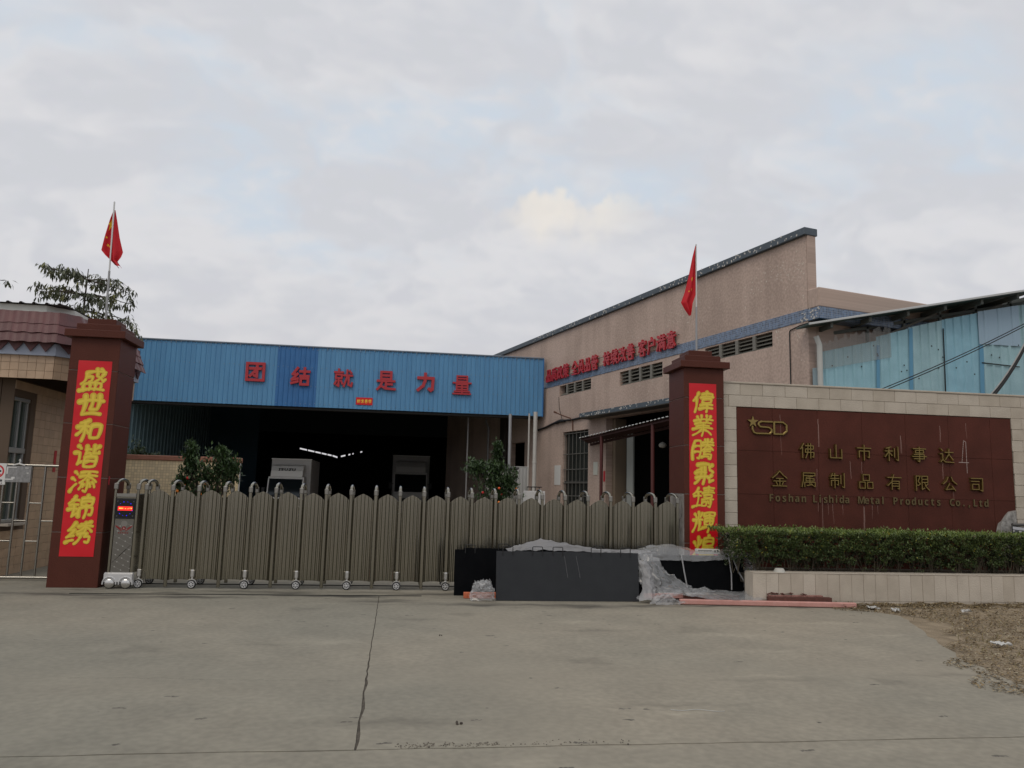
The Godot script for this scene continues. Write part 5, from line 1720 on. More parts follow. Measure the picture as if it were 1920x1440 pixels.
func cream_wall() -> void:
	var w := thing("cream_tiled_wall", "low cream mosaic wall with a salmon coping behind the left kumquat tree", "wall", Vector3(-3.52, 0, -18.0))
	var s := 256
	var im := Image.create(s, s, false, Image.FORMAT_RGB8)
	var g := RandomNumberGenerator.new()
	g.seed = 6
	im.fill(Color8(205, 184, 144))
	for r in 16:
		for c in 16:
			var k := g.randf_range(0.94, 1.05)
			im.fill_rect(Rect2i(c * 16 + 1, r * 16 + 1, 14, 14), Color(0.94 * k, 0.865 * k, 0.72 * k))
	var m := mat(1, 1, 1, 0.45)
	m.albedo_color = Color.WHITE
	m.albedo_texture = ImageTexture.create_from_image(im)
	m.uv1_triplanar = true
	m.uv1_world_triplanar = true
	m.uv1_scale = Vector3.ONE / 0.96
	slab(w, "wall_face", m, Vector3(-9.0, 0, -0.22), Vector3(0.0, 2.065, 0.0), 0.006)
	slab(w, "coping", surf(Color(0.42, 0.19, 0.13), Color(0.34, 0.15, 0.10), 0.8, 0.7, 0.2, 181, 0.0, 256), Vector3(-9.0, 2.067, -0.25), Vector3(0.025, 2.175, 0.03), 0.012)
	slab(w, "end_trim", M.white_paint, Vector3(0.002, 0, -0.16), Vector3(0.010, 2.06, -0.06), 0.001)

# ---------------------------------------------------------------- blue shed with lorries
func shed() -> void:
	var s := thing("blue_shed", "long steel shed with a bright blue sheet fascia over its open front", "shed", Vector3(0, 0, -27.0))
	var x := -10.55
	while x < 4.85:
		var w := minf(0.80, 4.90 - x)
		if x < -4.28 and x + w > -4.28: w = -4.28 - x
		elif x >= -4.281 and x < -2.93: w = 0.675
		var darker := x >= -4.29 and x < -2.95
		var c := part(s, "cladding_sheet", ribbed(w - 0.002, 2.06, 2.06, 0.16, 0.05, 0.022), M.blue_dark if darker else M.blue_sheet, at(x, 4.25, 0.004 + rng.randf_range(0, 0.003)))
		if darker: c.set_meta("label", "darker blue cladding sheet")
		x += w
	var sc := st_new()
	for k in 96:
		var fx := -10.47 + k * 0.16
		for fy in [4.36, 4.95, 5.60, 6.22]:
			if rng.randf() < 0.75: add_box(sc, at(fx, fy + rng.randf_range(-0.02, 0.02), 0.031), Vector3(0.022, 0.022, 0.008), 0.002)
		if rng.randf() < 0.4: add_box(sc, at(fx, 6.285, 0.028), Vector3(0.03, 0.05, 0.006), 0.001)
	var screws := part(s, "fixing_screws", sc.commit(), mat(0.22, 0.27, 0.33, 0.5))
	screws.set_meta("kind", "stuff")
	slab(s, "fascia_backing", M.dark, Vector3(-10.55, 4.27, -0.10), Vector3(4.88, 6.26, -0.01), 0.0)
	slab(s, "top_flashing", mat(0.18, 0.22, 0.27, 0.4, 0.3), Vector3(-10.6, 6.30, -0.15), Vector3(4.93, 6.345, 0.05), 0.006)
	slab(s, "end_flashing", M.blue_dark, Vector3(4.895, 4.23, -0.14), Vector3(4.93, 6.30, 0.045), 0.004)
	slab(s, "edge_beam", M.dark, Vector3(-10.55, 4.16, -0.32), Vector3(4.85, 4.24, -0.05), 0.004)
	# deep interior
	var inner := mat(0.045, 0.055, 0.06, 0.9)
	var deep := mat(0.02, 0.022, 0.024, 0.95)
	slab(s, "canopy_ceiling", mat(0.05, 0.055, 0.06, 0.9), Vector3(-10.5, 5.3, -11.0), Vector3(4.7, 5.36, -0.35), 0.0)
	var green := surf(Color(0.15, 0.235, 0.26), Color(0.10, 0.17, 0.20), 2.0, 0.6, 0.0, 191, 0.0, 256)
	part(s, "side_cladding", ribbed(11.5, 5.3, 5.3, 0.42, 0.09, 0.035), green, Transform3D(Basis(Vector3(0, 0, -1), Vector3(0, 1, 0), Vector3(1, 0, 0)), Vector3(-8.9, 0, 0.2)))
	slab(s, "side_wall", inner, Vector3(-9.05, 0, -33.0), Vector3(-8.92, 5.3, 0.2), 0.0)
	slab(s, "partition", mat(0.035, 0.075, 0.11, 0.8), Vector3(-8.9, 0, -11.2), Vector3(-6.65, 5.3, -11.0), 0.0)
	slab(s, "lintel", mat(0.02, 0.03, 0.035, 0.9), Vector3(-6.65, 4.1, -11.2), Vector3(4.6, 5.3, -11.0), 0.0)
	slab(s, "added_dark_wall", mat(0.04, 0.035, 0.03, 0.95), Vector3(3.95, 0, -33.0), Vector3(4.05, 5.3, -2.9), 0.0)  # hall side wall run forward, its dark colour standing in for deep shade
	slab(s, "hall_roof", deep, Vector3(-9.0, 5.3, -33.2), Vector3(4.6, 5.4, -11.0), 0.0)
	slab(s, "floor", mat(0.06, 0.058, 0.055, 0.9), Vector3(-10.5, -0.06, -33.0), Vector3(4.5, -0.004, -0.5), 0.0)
	# far wall with daylight slits under its two roof slopes
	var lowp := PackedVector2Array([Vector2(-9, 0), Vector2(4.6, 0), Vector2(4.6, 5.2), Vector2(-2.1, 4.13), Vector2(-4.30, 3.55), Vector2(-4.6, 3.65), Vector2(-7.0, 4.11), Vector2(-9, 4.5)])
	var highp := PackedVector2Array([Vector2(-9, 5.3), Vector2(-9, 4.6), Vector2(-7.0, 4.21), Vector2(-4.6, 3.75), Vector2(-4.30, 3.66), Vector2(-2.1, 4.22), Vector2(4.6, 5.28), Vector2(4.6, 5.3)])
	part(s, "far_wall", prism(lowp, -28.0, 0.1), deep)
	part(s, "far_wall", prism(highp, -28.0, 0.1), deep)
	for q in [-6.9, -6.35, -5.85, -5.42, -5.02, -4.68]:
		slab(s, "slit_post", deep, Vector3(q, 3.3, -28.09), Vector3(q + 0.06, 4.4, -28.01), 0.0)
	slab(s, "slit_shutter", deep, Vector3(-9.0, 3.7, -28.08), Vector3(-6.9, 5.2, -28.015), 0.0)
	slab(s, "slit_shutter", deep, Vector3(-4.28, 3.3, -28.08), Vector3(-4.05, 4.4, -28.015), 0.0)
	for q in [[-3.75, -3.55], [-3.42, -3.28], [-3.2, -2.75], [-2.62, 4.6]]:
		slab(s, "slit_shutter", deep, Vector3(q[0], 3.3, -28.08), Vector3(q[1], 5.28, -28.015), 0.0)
	# posts and pipes at the right
	var pipe := mat(0.50, 0.49, 0.46, 0.5)
	var grey := mat(0.36, 0.37, 0.38, 0.45, 0.3)
	part(s, "steel_pole", tube([Vector3(3.66, 0, 0.9), Vector3(3.64, 4.2, 0.9)], 0.055, 10), grey)
	part(s, "steel_pole", tube([Vector3(2.36, 0, -0.8), Vector3(2.36, 4.2, -0.8)], 0.028, 8), mat(0.20, 0.20, 0.20, 0.6))
	part(s, "steel_pole", tube([Vector3(3.18, 0, -1.5), Vector3(3.18, 3.9, -1.5), Vector3(3.08, 4.1, -1.5), Vector3(3.08, 4.2, -1.5)], 0.04, 8), mat(0.10, 0.10, 0.10, 0.6))
	part(s, "drain_pipe", tube([Vector3(4.31, 0.9, 0.8), Vector3(4.31, 4.25, 0.8)], 0.030, 8), pipe)
	var dp := part(s, "drain_pipe", tube([Vector3(4.50, 0, 0.95), Vector3(4.50, 4.30, 0.95)], 0.070, 12), pipe)
	for y in [1.55, 2.55, 3.6]: part(dp, "pipe_collar", tube([Vector3(4.50, y, 0.95), Vector3(4.50, y + 0.07, 0.95)], 0.078, 12), pipe)
	# railing and odds and ends beside the pole
	var r := thing("grey_locker", "pale grey ribbed locker standing beside the steel pole of the shed", "locker", Vector3(3.62, 0, -23.6))
	part(r, "body", bx(0.42, 2.35, 0.4, 0.01), mat(0.30, 0.30, 0.29, 0.6), at(0, 1.175, 0))
	part(r, "door", ribbed(0.40, 2.25, 2.25, 0.10, 0.05, 0.02), mat(0.40, 0.40, 0.39, 0.6), at(-0.20, 0.05, 0.202))
	var b := thing("white_tank", "off white plastic tank half hidden by the right kumquat tree", "tank", Vector3(2.85, 0, -22.0))
	part(b, "tank_body", bx(0.85, 2.2, 0.6, 0.08), mat(0.28, 0.27, 0.25, 0.6), at(0, 1.1, 0))
	part(b, "lid", bx(0.92, 0.08, 0.66, 0.02), mat(0.07, 0.07, 0.07, 0.7), at(0, 2.24, 0))
	var f := thing("yard_railing", "thin dark railing between the drainpipe and the locker", "railing", Vector3(3.85, 0, -24.6))
	for y in [0.6, 1.75]: part(f, "rail", tube([Vector3(-0.1, y, 0), Vector3(0.65, y, 0)], 0.018, 6), M.cable)
	for k in 6: part(f, "baluster", tube([Vector3(-0.08 + k * 0.13, 0, 0), Vector3(-0.08 + k * 0.13, 1.75, 0)], 0.012, 6), M.cable)
	solo("white_carton", "white carton showing above the gate panels near the drainpipe", "carton", bx(0.50, 0.72, 0.5, 0.008), mat(0.62, 0.62, 0.62, 0.7), at(3.55, 1.26, -20.5))
	solo("carton_trolley", "dark trolley carrying the white carton behind the gate", "trolley", trolley(), M.red_steel, at(3.55, 0, -20.5))
	# slogan and new year strip on the fascia
	var t := thing("unity_slogan", "six big red raised Chinese characters spaced along the blue fascia", "sign", Vector3(0, 0, -26.972))
	var xs := [-4.96, -3.49, -2.055, -0.60, 0.776, 2.025]
	for i in 6: part(t, "character", glyph("团结就是力量"[i], 0.68, 0.68, [0.092, 0.085, 0.068, 0.080, 0.105, 0.056][i], 0.075), M.red_letter, at(xs[i], [5.37, 5.275, 5.275, 5.26, 5.275, 5.23][i], 0))
	var im := Image.create(176, 80, false, Image.FORMAT_RGB8)
	im.fill(Color8(206, 18, 26))
	for i in 4: brush(im, "恭喜发財"[3 - i], Rect2(12 + i * 40, 20, 34, 40), 2.6, Color8(232, 196, 60))
	var m := mat(1, 1, 1, 0.6)
	m.albedo_color = Color.WHITE
	m.albedo_texture = ImageTexture.create_from_image(im)
	var n := thing("greeting_strip", "small red paper strip with four yellow characters at the fascia's lower edge", "banner", Vector3(-1.305, 4.52, -26.966))
	part(n, "paper", bx(0.56, 0.255, 0.004, 0.001), mat(0.55, 0.02, 0.03, 0.6))
	part(n, "printed_face", quad_face(0.556, 0.251), m, at(0, 0, 0.0035))

func trolley() -> Mesh:
	var st := st_new()
	add_box(st, at(0, 0.88, 0), Vector3(0.7, 0.04, 0.56), 0.006)
	for sx in [-0.3, 0.3]:
		for sz in [-0.22, 0.22]: add_box(st, at(sx, 0.43, sz), Vector3(0.04, 0.86, 0.04), 0.005)
	return st.commit()

func lorry(label: String, px: float, pz: float, k: float, tone: float, badge: bool) -> void:
	var t := thing("box_lorry", label, "truck", Vector3(px, 0, pz), 0.0, "lorries in the blue shed")
	t.scale = Vector3(k, k * 1.12, k)
	var white := mat(0.62 * tone, 0.61 * tone, 0.58 * tone, 0.4)
	var grey := mat(0.48 * tone, 0.47 * tone, 0.45 * tone, 0.5)
	# box body behind, open 0 at cab front, z runs back
	part(t, "box_body", bx(1.98, 2.05, 4.2, 0.02), grey, at(0.03, 0.95 + 1.1, -3.95))
	part(t, "box_trim", bx(2.02, 0.05, 0.05, 0.008), white, at(0.03, 3.06, -1.83))
	var prof := PackedVector2Array([Vector2(0, 0.45), Vector2(0.02, 1.25), Vector2(-0.02, 1.36), Vector2(-0.34, 2.16), Vector2(-0.45, 2.24), Vector2(-1.55, 2.26), Vector2(-1.62, 2.2), Vector2(-1.62, 0.45)])
	part(t, "cab", prism_x(prof, 1.70), white)
	var fair := PackedVector2Array([Vector2(-0.42, 2.25), Vector2(-0.55, 2.50), Vector2(-0.85, 2.72), Vector2(-1.6, 2.80), Vector2(-1.6, 2.25)])
	part(t, "roof_fairing", prism_x(fair, 1.52), white)
	var pane := PackedVector2Array([Vector2(0.0, 1.40), Vector2(-0.31, 2.12), Vector2(-0.33, 2.10), Vector2(-0.02, 1.38)])
	var gm := mat(0.012, 0.016, 0.018, 0.08)
	var ws := part(t, "windscreen", prism_x(pane, 1.50), gm, at(0, 0, 0.012))
	part(ws, "wiper", tube([Vector3(-0.6, 1.43, 0.02), Vector3(-0.05, 1.52, -0.005)], 0.012, 5), M.black)
	part(t, "windscreen_seal", prism_x(PackedVector2Array([Vector2(-0.005, 1.36), Vector2(-0.33, 2.15), Vector2(-0.35, 2.13), Vector2(-0.025, 1.34)]), 1.60), M.black, at(0, 0, 0.006))
	part(t, "grille", bx(1.1, 0.16, 0.03, 0.01), M.black, at(0, 0.98, 0.02))
	part(t, "bumper", bx(1.74, 0.28, 0.14, 0.04), white, at(0, 0.46, 0.05))
	for sx in [-1.0, 1.0]:
		part(t, "headlight", bx(0.30, 0.16, 0.04, 0.015), mat(0.5, 0.5, 0.48, 0.15, 0.3), at(sx * 0.68, 0.80, 0.02))
		var mr := part(t, "wing_mirror", bx(0.16, 0.30, 0.07, 0.02), M.black, at(sx * 1.02, 1.62, -0.05))
		part(mr, "mirror_arm", tube([Vector3(-sx * 0.16, 0.1, 0), Vector3(0, 0.1, 0)], 0.012, 5), M.black)
		for z in [-0.75, -4.6]:
			var wh := part(t, "wheel", tyre_x(), M.rubber, at(sx * 0.76, 0.38, z))
			part(wh, "rim", rim_x(), M.silver, at(sx * 0.09, 0, 0))
	part(t, "chassis", bx(0.8, 0.2, 5.6, 0.02), M.black, at(0, 0.7, -3.0))
	if badge:
		var font := SystemFont.new()
		font.font_names = PackedStringArray(["Droid Sans"])
		font.font_weight = 700
		var tm := TextMesh.new()
		tm.text = "ISUZU"
		tm.font = font
		tm.font_size = 64
		tm.pixel_size = 0.0034
		tm.depth = 0.012
		part(t, "badge_lettering", tm, M.black, Transform3D(Basis(Vector3.RIGHT, -0.62).scaled(Vector3(1.35, 0.85, 1)), Vector3(0.0, 2.555, -0.585)))

func tyre_x() -> Mesh:
	if not cache.has("tyre_x"):
		var st := st_new()
		st.append_from(lathe_z(0.38, 0.22, 0.22), 0, Transform3D(Basis(Vector3.UP, PI / 2), Vector3.ZERO))
		cache["tyre_x"] = st.commit()
	return cache["tyre_x"]

func rim_x() -> Mesh:
	if not cache.has("rim_x"):
		var st := st_new()
		st.append_from(rim_mesh(0.22, 0.04), 0, Transform3D(Basis(Vector3.UP, PI / 2), Vector3.ZERO))
		cache["rim_x"] = st.commit()
	return cache["rim_x"]

# ---------------------------------------------------------------- beige factory building on the right
func stucco(x_len: float, y_len: float, w: int, h: int, flakes: Array, sd: int) -> StandardMaterial3D:
	var a := noise_bytes(1024, 5.0 / 1024, 5, sd)
	var b := noise_bytes(1024, 160.0 / 1024, 3, sd + 1)
	var out := PackedByteArray()
	out.resize(w * h * 3)
	var c1 := lin(0.50, 0.385, 0.325)
	var c2 := lin(0.405, 0.31, 0.26)
	for y in h:
		for x in w:
			var i := (y % 1024) * 1024 + (x % 1024)
			var run := ((y / 9) % 1024) * 1024 + ((x * 3) % 1024)   # drawn-out vertical staining
			var t := clampf(0.45 + (a[i] - 128) / 170.0 + (a[run] - 128) / 210.0, 0, 1)
			var f := 1.0 + (b[i] - 128) / 1300.0
			var my := y * y_len / h
			var mx := x * x_len / w
			if fposmod(mx, 1.2) < x_len / w * 1.2 or fposmod(my, 0.6) < y_len / h * 1.2: f *= 0.972
			var o := (y * w + x) * 3
			out[o] = clampi(int(255 * f * lerpf(c1.r, c2.r, t)), 0, 255)
			out[o + 1] = clampi(int(255 * f * lerpf(c1.g, c2.g, t)), 0, 255)
			out[o + 2] = clampi(int(255 * f * lerpf(c1.b, c2.b, t)), 0, 255)
	var im := Image.create_from_data(w, h, false, Image.FORMAT_RGB8, out)
	var g := RandomNumberGenerator.new()
	g.seed = sd
	for f in flakes:   # [x from the right end, y down from the top, spread x, spread y, count]
		for k in int(f[4] * 0.55):
			var p := Vector2((x_len - f[0] + g.randfn(0, f[2])) * w / x_len, (f[1] + g.randfn(0, f[3])) * h / y_len)
			var c := Color8(205, 196, 184) if g.randf() < 0.75 else Color8(168, 158, 146)
			dab(im, p, g.randf_range(0.3, 1.35), c)
			if g.randf() < 0.4: dab(im, p + Vector2(g.randf_range(-2, 2), g.randf_range(-1, 1)), g.randf_range(0.3, 1.0), c)
	var m := mat(1, 1, 1, 0.9)
	m.albedo_color = Color.WHITE
	m.albedo_texture = ImageTexture.create_from_image(im)
	return m

func mosaic() -> StandardMaterial3D:
	var im := Image.create(256, 256, false, Image.FORMAT_RGB8)
	im.fill(Color8(150, 154, 160))
	var g := RandomNumberGenerator.new()
	g.seed = 77
	for r in 16:
		for c in 16:
			var k := g.randf_range(0.8, 1.2)
			im.fill_rect(Rect2i(c * 16 + 1, r * 16 + 1, 14, 14), Color(0.34 * k, 0.42 * k, 0.53 * k))
			if g.randf() < 0.012: im.fill_rect(Rect2i(c * 16 + 1, r * 16 + 1, 14, 14), Color8(220, 218, 214))
	var m := mat(1, 1, 1, 0.4)
	m.albedo_color = Color.WHITE
	m.albedo_texture = ImageTexture.create_from_image(im)
	m.uv1_triplanar = true
	m.uv1_scale = Vector3.ONE / 0.72
	return m

func chips(parent: Node, n: int, x0: float, x1: float, y0: float, y1: float, z: float, sd: int) -> void:
	var g := RandomNumberGenerator.new()
	g.seed = sd
	var st := st_new()
	for k in n:
		add_box(st, Transform3D(Basis(Vector3.BACK, g.randf() * 3.0), Vector3(g.randf_range(x0, x1), g.randf_range(y0, y1), z)), Vector3(g.randf_range(0.02, 0.06), g.randf_range(0.015, 0.035), 0.006), 0.001)
	var o := part(parent, "missing_tile_patch", st.commit(), mat(0.58, 0.56, 0.52, 0.8))
	o.set_meta("kind", "stuff")

func factory() -> void:
	var b := thing("factory_building", "beige roughcast factory with a tall parapet, blue mosaic band and louvred vents", "building", Vector3(8.22, 0, -14.75), deg_to_rad(-75.5))
	var v1 := Rect2(-11.63, 4.86, 2.26, 0.35)
	var v2 := Rect2(-7.60, 4.76, 2.25, 0.41)
	var v3 := Rect2(-3.48, 4.88, 2.41, 0.34)
	var win := Rect2(-11.30, 0.55, 1.80, 3.06)
	var door := Rect2(-8.38, 0.0, 4.3, 3.86)
	var X0 := -24.0
	var fl := [[0.35, 0.7, 0.22, 0.22, 60], [0.8, 0.55, 0.35, 0.12, 60], [1.4, 0.75, 0.5, 0.12, 60], [0.15, 1.3, 0.12, 0.5, 60], [0.5, 1.9, 0.35, 0.2, 120], [0.2, 2.05, 0.1, 0.3, 40], [2.2, 1.0, 0.8, 0.2, 25], [4.8, 0.8, 0.7, 0.16, 100], [6.3, 0.95, 0.8, 0.15, 60], [5.6, 2.35, 0.7, 0.12, 70], [7.8, 2.9, 1.1, 0.35, 170], [6.6, 3.0, 1.0, 0.3, 120], [8.9, 2.7, 0.8, 0.4, 60], [10.9, 2.3, 0.9, 0.05, 60], [12.2, 1.3, 0.6, 0.4, 40], [12.6, 3.2, 0.15, 0.6, 50], [9.5, 5.2, 1.0, 0.7, 24], [3.2, 1.6, 2.0, 0.6, 50], [12.0, 4.5, 0.8, 0.6, 16]]
	var sm := stucco(24.0, 7.2, 2048, 614, fl, 201)
	var wall := part(b, "front_wall", holed(X0, 0.0, 0.0, 7.08, 0.22, [v1, v2, v3, win, door, Rect2(-15.9, 0.0, 1.4, 3.45)], 24.0, 7.2), sm)
	var blue := surf(Color(0.085, 0.11, 0.135), Color(0.06, 0.08, 0.10), 0.7, 0.6, 0.2, 211, 0.0, 256)
	slab(b, "parapet_coping", blue, Vector3(X0, 7.082, -0.26), Vector3(0.06, 7.24, 0.09), 0.008)
	chips(b, 130, -14.0, 0.0, 7.09, 7.23, 0.0905, 5)
	slab(b, "parapet_end", sm, Vector3(0.002, 5.88, -0.22), Vector3(0.04, 7.08, -0.004), 0.004)
	var mz := mosaic()
	slab(b, "mosaic_band", mz, Vector3(X0, 5.255, 0.001), Vector3(0.0, 5.505, 0.014), 0.002)
	# end elevation: deep eaves beam with the band turning the corner
	slab(b, "eaves_beam", sm, Vector3(0.004, 5.49, -12.0), Vector3(0.33, 5.90, 0.012), 0.02)
	slab(b, "mosaic_band", mz, Vector3(0.002, 5.245, -12.0), Vector3(0.345, 5.488, 0.016), 0.004)
	chips(b, 26, -0.2, 0.33, 5.26, 5.49, 0.0185, 6)
	slab(b, "end_wall", sm, Vector3(-0.20, 0.0, -12.0), Vector3(0.0, 5.30, -0.225), 0.0)
	slab(b, "rear_wall", M.dark, Vector3(X0, 0.0, -12.2), Vector3(0.0, 5.9, -12.01), 0.0)
	slab(b, "flat_roof", M.concrete, Vector3(X0, 5.62, -12.0), Vector3(-0.01, 5.80, -0.225), 0.0)
	slab(b, "far_end_wall", M.dark, Vector3(X0, 0.0, -12.0), Vector3(X0 + 0.2, 5.6, -0.23), 0.0)
	slab(b, "inner_partition", M.dark, Vector3(-9.2, 0, -12.0), Vector3(-9.1, 5.6, -0.25), 0.0)
	slab(b, "inner_partition", M.dark, Vector3(-12.0, 0, -3.0), Vector3(-0.3, 5.6, -2.9), 0.0)
	slab(b, "inner_floor", M.dark, Vector3(X0 + 0.2, -0.05, -12.0), Vector3(-0.25, 0.01, -0.23), 0.0)
	# louvred vents
	var conc := mat(0.19, 0.185, 0.165, 0.9)
	var slat_m := mat(0.13, 0.125, 0.105, 0.9)
	var ven := [[v1, 4], [v2, 4], [v3, 4]]
	for e in ven:
		var r: Rect2 = e[0]
		var lv := Node3D.new()
		lv.name = "louvred_vent"
		b.add_child(lv, true)
		var cw: float = r.size.x / e[1]
		for i in e[1] + 1:
			if i > 0 and i < e[1]: slab(lv, "mullion", conc, Vector3(r.position.x + cw * i - 0.05, r.position.y + 0.002, -0.16), Vector3(r.position.x + cw * i + 0.05, r.end.y - 0.002, 0.006), 0.004)
		for i in e[1]:
			if r == v1 and i == 0:
				part(lv, "slat", bx(cw - 0.11, 0.012, 0.15, 0.002), slat_m, Transform3D(Basis(Vector3.RIGHT, 0.7), Vector3(r.position.x + cw * 0.5, r.position.y + 0.06, -0.075)))
				continue
			for k in 4: part(lv, "slat", bx(cw - 0.104, 0.014, 0.14, 0.002), slat_m, Transform3D(Basis(Vector3.RIGHT, 0.65), Vector3(r.position.x + cw * (i + 0.5), r.position.y + r.size.y * (k + 0.5) / 4.0, -0.075)))
	# barred window
	var wn := Node3D.new()
	wn.name = "barred_window"
	b.add_child(wn)
	part(wn, "glass_pane", bx(1.80, 3.06, 0.01, 0.0), mat(0.022, 0.026, 0.024, 0.25), at(-10.40, 2.08, -0.14))
	var bar := mat(0.17, 0.165, 0.15, 0.6, 0.3)
	for i in 7: part(wn, "bar", bx(0.018, 3.04, 0.018, 0.002), bar, at(-11.22 + i * 0.273, 2.08, -0.05))
	for y in [0.62, 1.06, 1.50, 1.92, 2.36, 2.86, 3.54]: part(wn, "cross_bar", bx(1.79, 0.022, 0.014, 0.002), bar, at(-10.40, y, -0.032))
	part(wn, "transom", bx(1.79, 0.07, 0.05, 0.004), mat(0.05, 0.05, 0.045, 0.7), at(-10.40, 1.95, -0.10))
	# doorway: jamb, sliding door edge, lamp inside
	slab(b, "door_jamb", mat(0.20, 0.155, 0.11, 0.85), Vector3(-8.378, 0, -0.60), Vector3(-8.20, 3.85, -0.222), 0.003)
	slab(b, "sliding_door", mat(0.34, 0.36, 0.34, 0.6), Vector3(-7.95, 0.02, -0.52), Vector3(-7.60, 3.6, -0.46), 0.006)
	slab(b, "inner_plaque", mat(0.20, 0.20, 0.19, 0.6), Vector3(-6.70, 2.02, -2.88), Vector3(-6.55, 2.2, -2.86), 0.002)
	slab(b, "inner_plaque", mat(0.09, 0.09, 0.085, 0.6), Vector3(-7.05, 2.18, -2.88), Vector3(-6.72, 2.22, -2.86), 0.002)
	part(b, "globe_lamp", lathe([Vector2(0, 0.10), Vector2(0.09, 0.05), Vector2(0.12, 0.0), Vector2(0.09, -0.06), Vector2(0, -0.09)], 14), mat(0.45, 0.44, 0.40, 0.4), at(-6.7, 3.02, -0.9))
	# rounded concrete canopy over the doorway
	var cp := PackedVector2Array()
	for i in 9:
		var a := PI / 2 + PI * 0.5 * i / 8.0
		cp.append(Vector2(-9.10 + 0.40 * cos(a), 0.50 * sin(a)))
	cp.append(Vector2(-9.5, 0.003))
	cp.append(Vector2(-2.6, 0.003))
	cp.append(Vector2(-2.6, 0.50))
	var cpl := []
	for q in cp: cpl.append(q)
	part(b, "door_canopy", plate(cpl, 4.045, 0.12), blue)
	var cin := []
	for q in cp: cin.append(Vector2(q.x + (0.02 if q.x < -8.6 else -0.02), maxf(q.y - 0.02, 0.003)))
	part(b, "canopy_soffit", plate(cin, 3.924, 0.02), mat(0.16, 0.155, 0.14, 0.9))
	chips(b, 80, -9.1, -2.7, 3.93, 4.04, 0.5015, 7)
	# wall fittings
	solo("wall_notice", "larger white notice board with screws left of the barred window", "notice", bx(0.46, 0.66, 0.012, 0.003), M.white_paint, b.transform * at(-11.66, 2.18, 0.008), "white notices on the factory wall")
	solo("wall_notice", "smaller greyish white notice right of the barred window beside the red post", "notice", bx(0.27, 0.40, 0.012, 0.003), mat(0.52, 0.53, 0.47, 0.6), b.transform * at(-9.0, 2.36, 0.008), "white notices on the factory wall")
	solo("red_door_strip", "small red paper strip beside the factory doorway", "notice", bx(0.12, 0.32, 0.004, 0.001), M.red_letter, b.transform * at(-8.46, 2.12, 0.004))
	var bk := thing("wall_bracket", "rusty bent pipe bracket on the factory wall above the barred window", "bracket", b.position, b.rotation.y)
	part(bk, "bent_pipe", tube([Vector3(-10.55, 3.62, 0.02), Vector3(-10.55, 3.95, 0.04), Vector3(-10.60, 4.03, 0.10), Vector3(-10.75, 4.10, 0.25), Vector3(-10.95, 4.22, 0.45)], 0.020, 6), mat(0.12, 0.055, 0.035, 0.8))
	part(bk, "pipe_end", tube([Vector3(-10.93, 4.21, 0.43), Vector3(-11.0, 4.25, 0.50)], 0.032, 6), mat(0.12, 0.055, 0.035, 0.8))
	var cb := thing("wall_cable", "sagging black cable bundle along the factory wall under the canopy", "cable", b.position, b.rotation.y)
	part(cb, "cable_bundle", tube([Vector3(-13.4, 3.78, 0.05), Vector3(-12.6, 3.86, 0.04), Vector3(-12.0, 3.95, 0.04), Vector3(-11.4, 4.02, 0.04), Vector3(-11.0, 3.99, 0.05), Vector3(-10.5, 3.98, 0.04), Vector3(-9.9, 4.00, 0.04), Vector3(-9.3, 4.01, 0.03)], 0.035, 6), M.cable)
	part(cb, "tied_clump", tube([Vector3(-11.75, 3.96, 0.05), Vector3(-11.4, 4.0, 0.06), Vector3(-11.1, 3.98, 0.05)], 0.055, 6), M.cable)
	part(cb, "thin_wire", tube([Vector3(-11.66, 4.84, 0.01), Vector3(-11.6, 4.45, 0.015), Vector3(-11.35, 4.03, 0.02)], 0.010, 5), M.cable)
	var cd := thing("conduit", "thin dark conduit dropping down the factory wall near the lean-to", "cable", b.position, b.rotation.y)
	part(cd, "wire", tube([Vector3(0.05, 5.20, 0.02), Vector3(-0.2, 5.19, 0.02), Vector3(-0.5, 5.14, 0.02), Vector3(-0.52, 5.1, 0.02), Vector3(-0.52, 3.6, 0.02)], 0.013, 5), M.cable)
	# sheet awning on red posts
	var aw := thing("sheet_awning", "dark red sheet awning with a scalloped pale edge on slim red posts", "awning", b.position, b.rotation.y)
	var dk := mat(0.05, 0.018, 0.016, 0.7)
	var rows := []
	for i in 4:
		var row := PackedVector3Array()
		var t := i / 3.0
		for j in 129:
			var u := j / 128.0
			var x := lerpf(lerpf(-8.94, -9.45, t), -3.2, u)
			row.append(Vector3(x, lerpf(3.25, 3.14, t) + 0.06 * (x - lerpf(-8.94, -9.45, t)) + 0.016 * sin(u * 32.0 * TAU), lerpf(0.60, 0.02, t)))
		rows.append(row)
	part(aw, "ribbed_sheet", sheet(rows, true), dk)
	part(aw, "edge_beam", bx(5.6, 0.05, 0.04, 0.004), dk, Transform3D(Basis(Vector3.BACK, 0.06), Vector3(-6.1, 3.375, 0.52)))
	part(aw, "wall_beam", bx(5.9, 0.07, 0.04, 0.004), dk, Transform3D(Basis(Vector3.BACK, 0.06), Vector3(-6.35, 3.28, 0.03)))
	var pale := mat(0.62, 0.64, 0.64, 0.5)
	for j in 32:
		var x := lerpf(-8.94, -3.2, (j + 0.25) / 32.0)
		part(aw, "ridge_end", bx(0.10, 0.024, 0.02, 0.006), pale, Transform3D(Basis(Vector3.BACK, 0.06), Vector3(x, 3.268 + 0.06 * (x + 8.94), 0.612)))
	for q in [[-7.76, 0.5], [-5.05, 0.5]]:
		part(aw, "post", tube([Vector3(q[0], 0, q[1]), Vector3(q[0], 3.3 + 0.06 * (q[0] + 8.4), q[1])], 0.05, 8), M.red_steel)
	# slogan
	var t := thing("quality_slogan", "sixteen red raised Chinese characters along the factory wall's blue band", "sign", b.position, b.rotation.y)
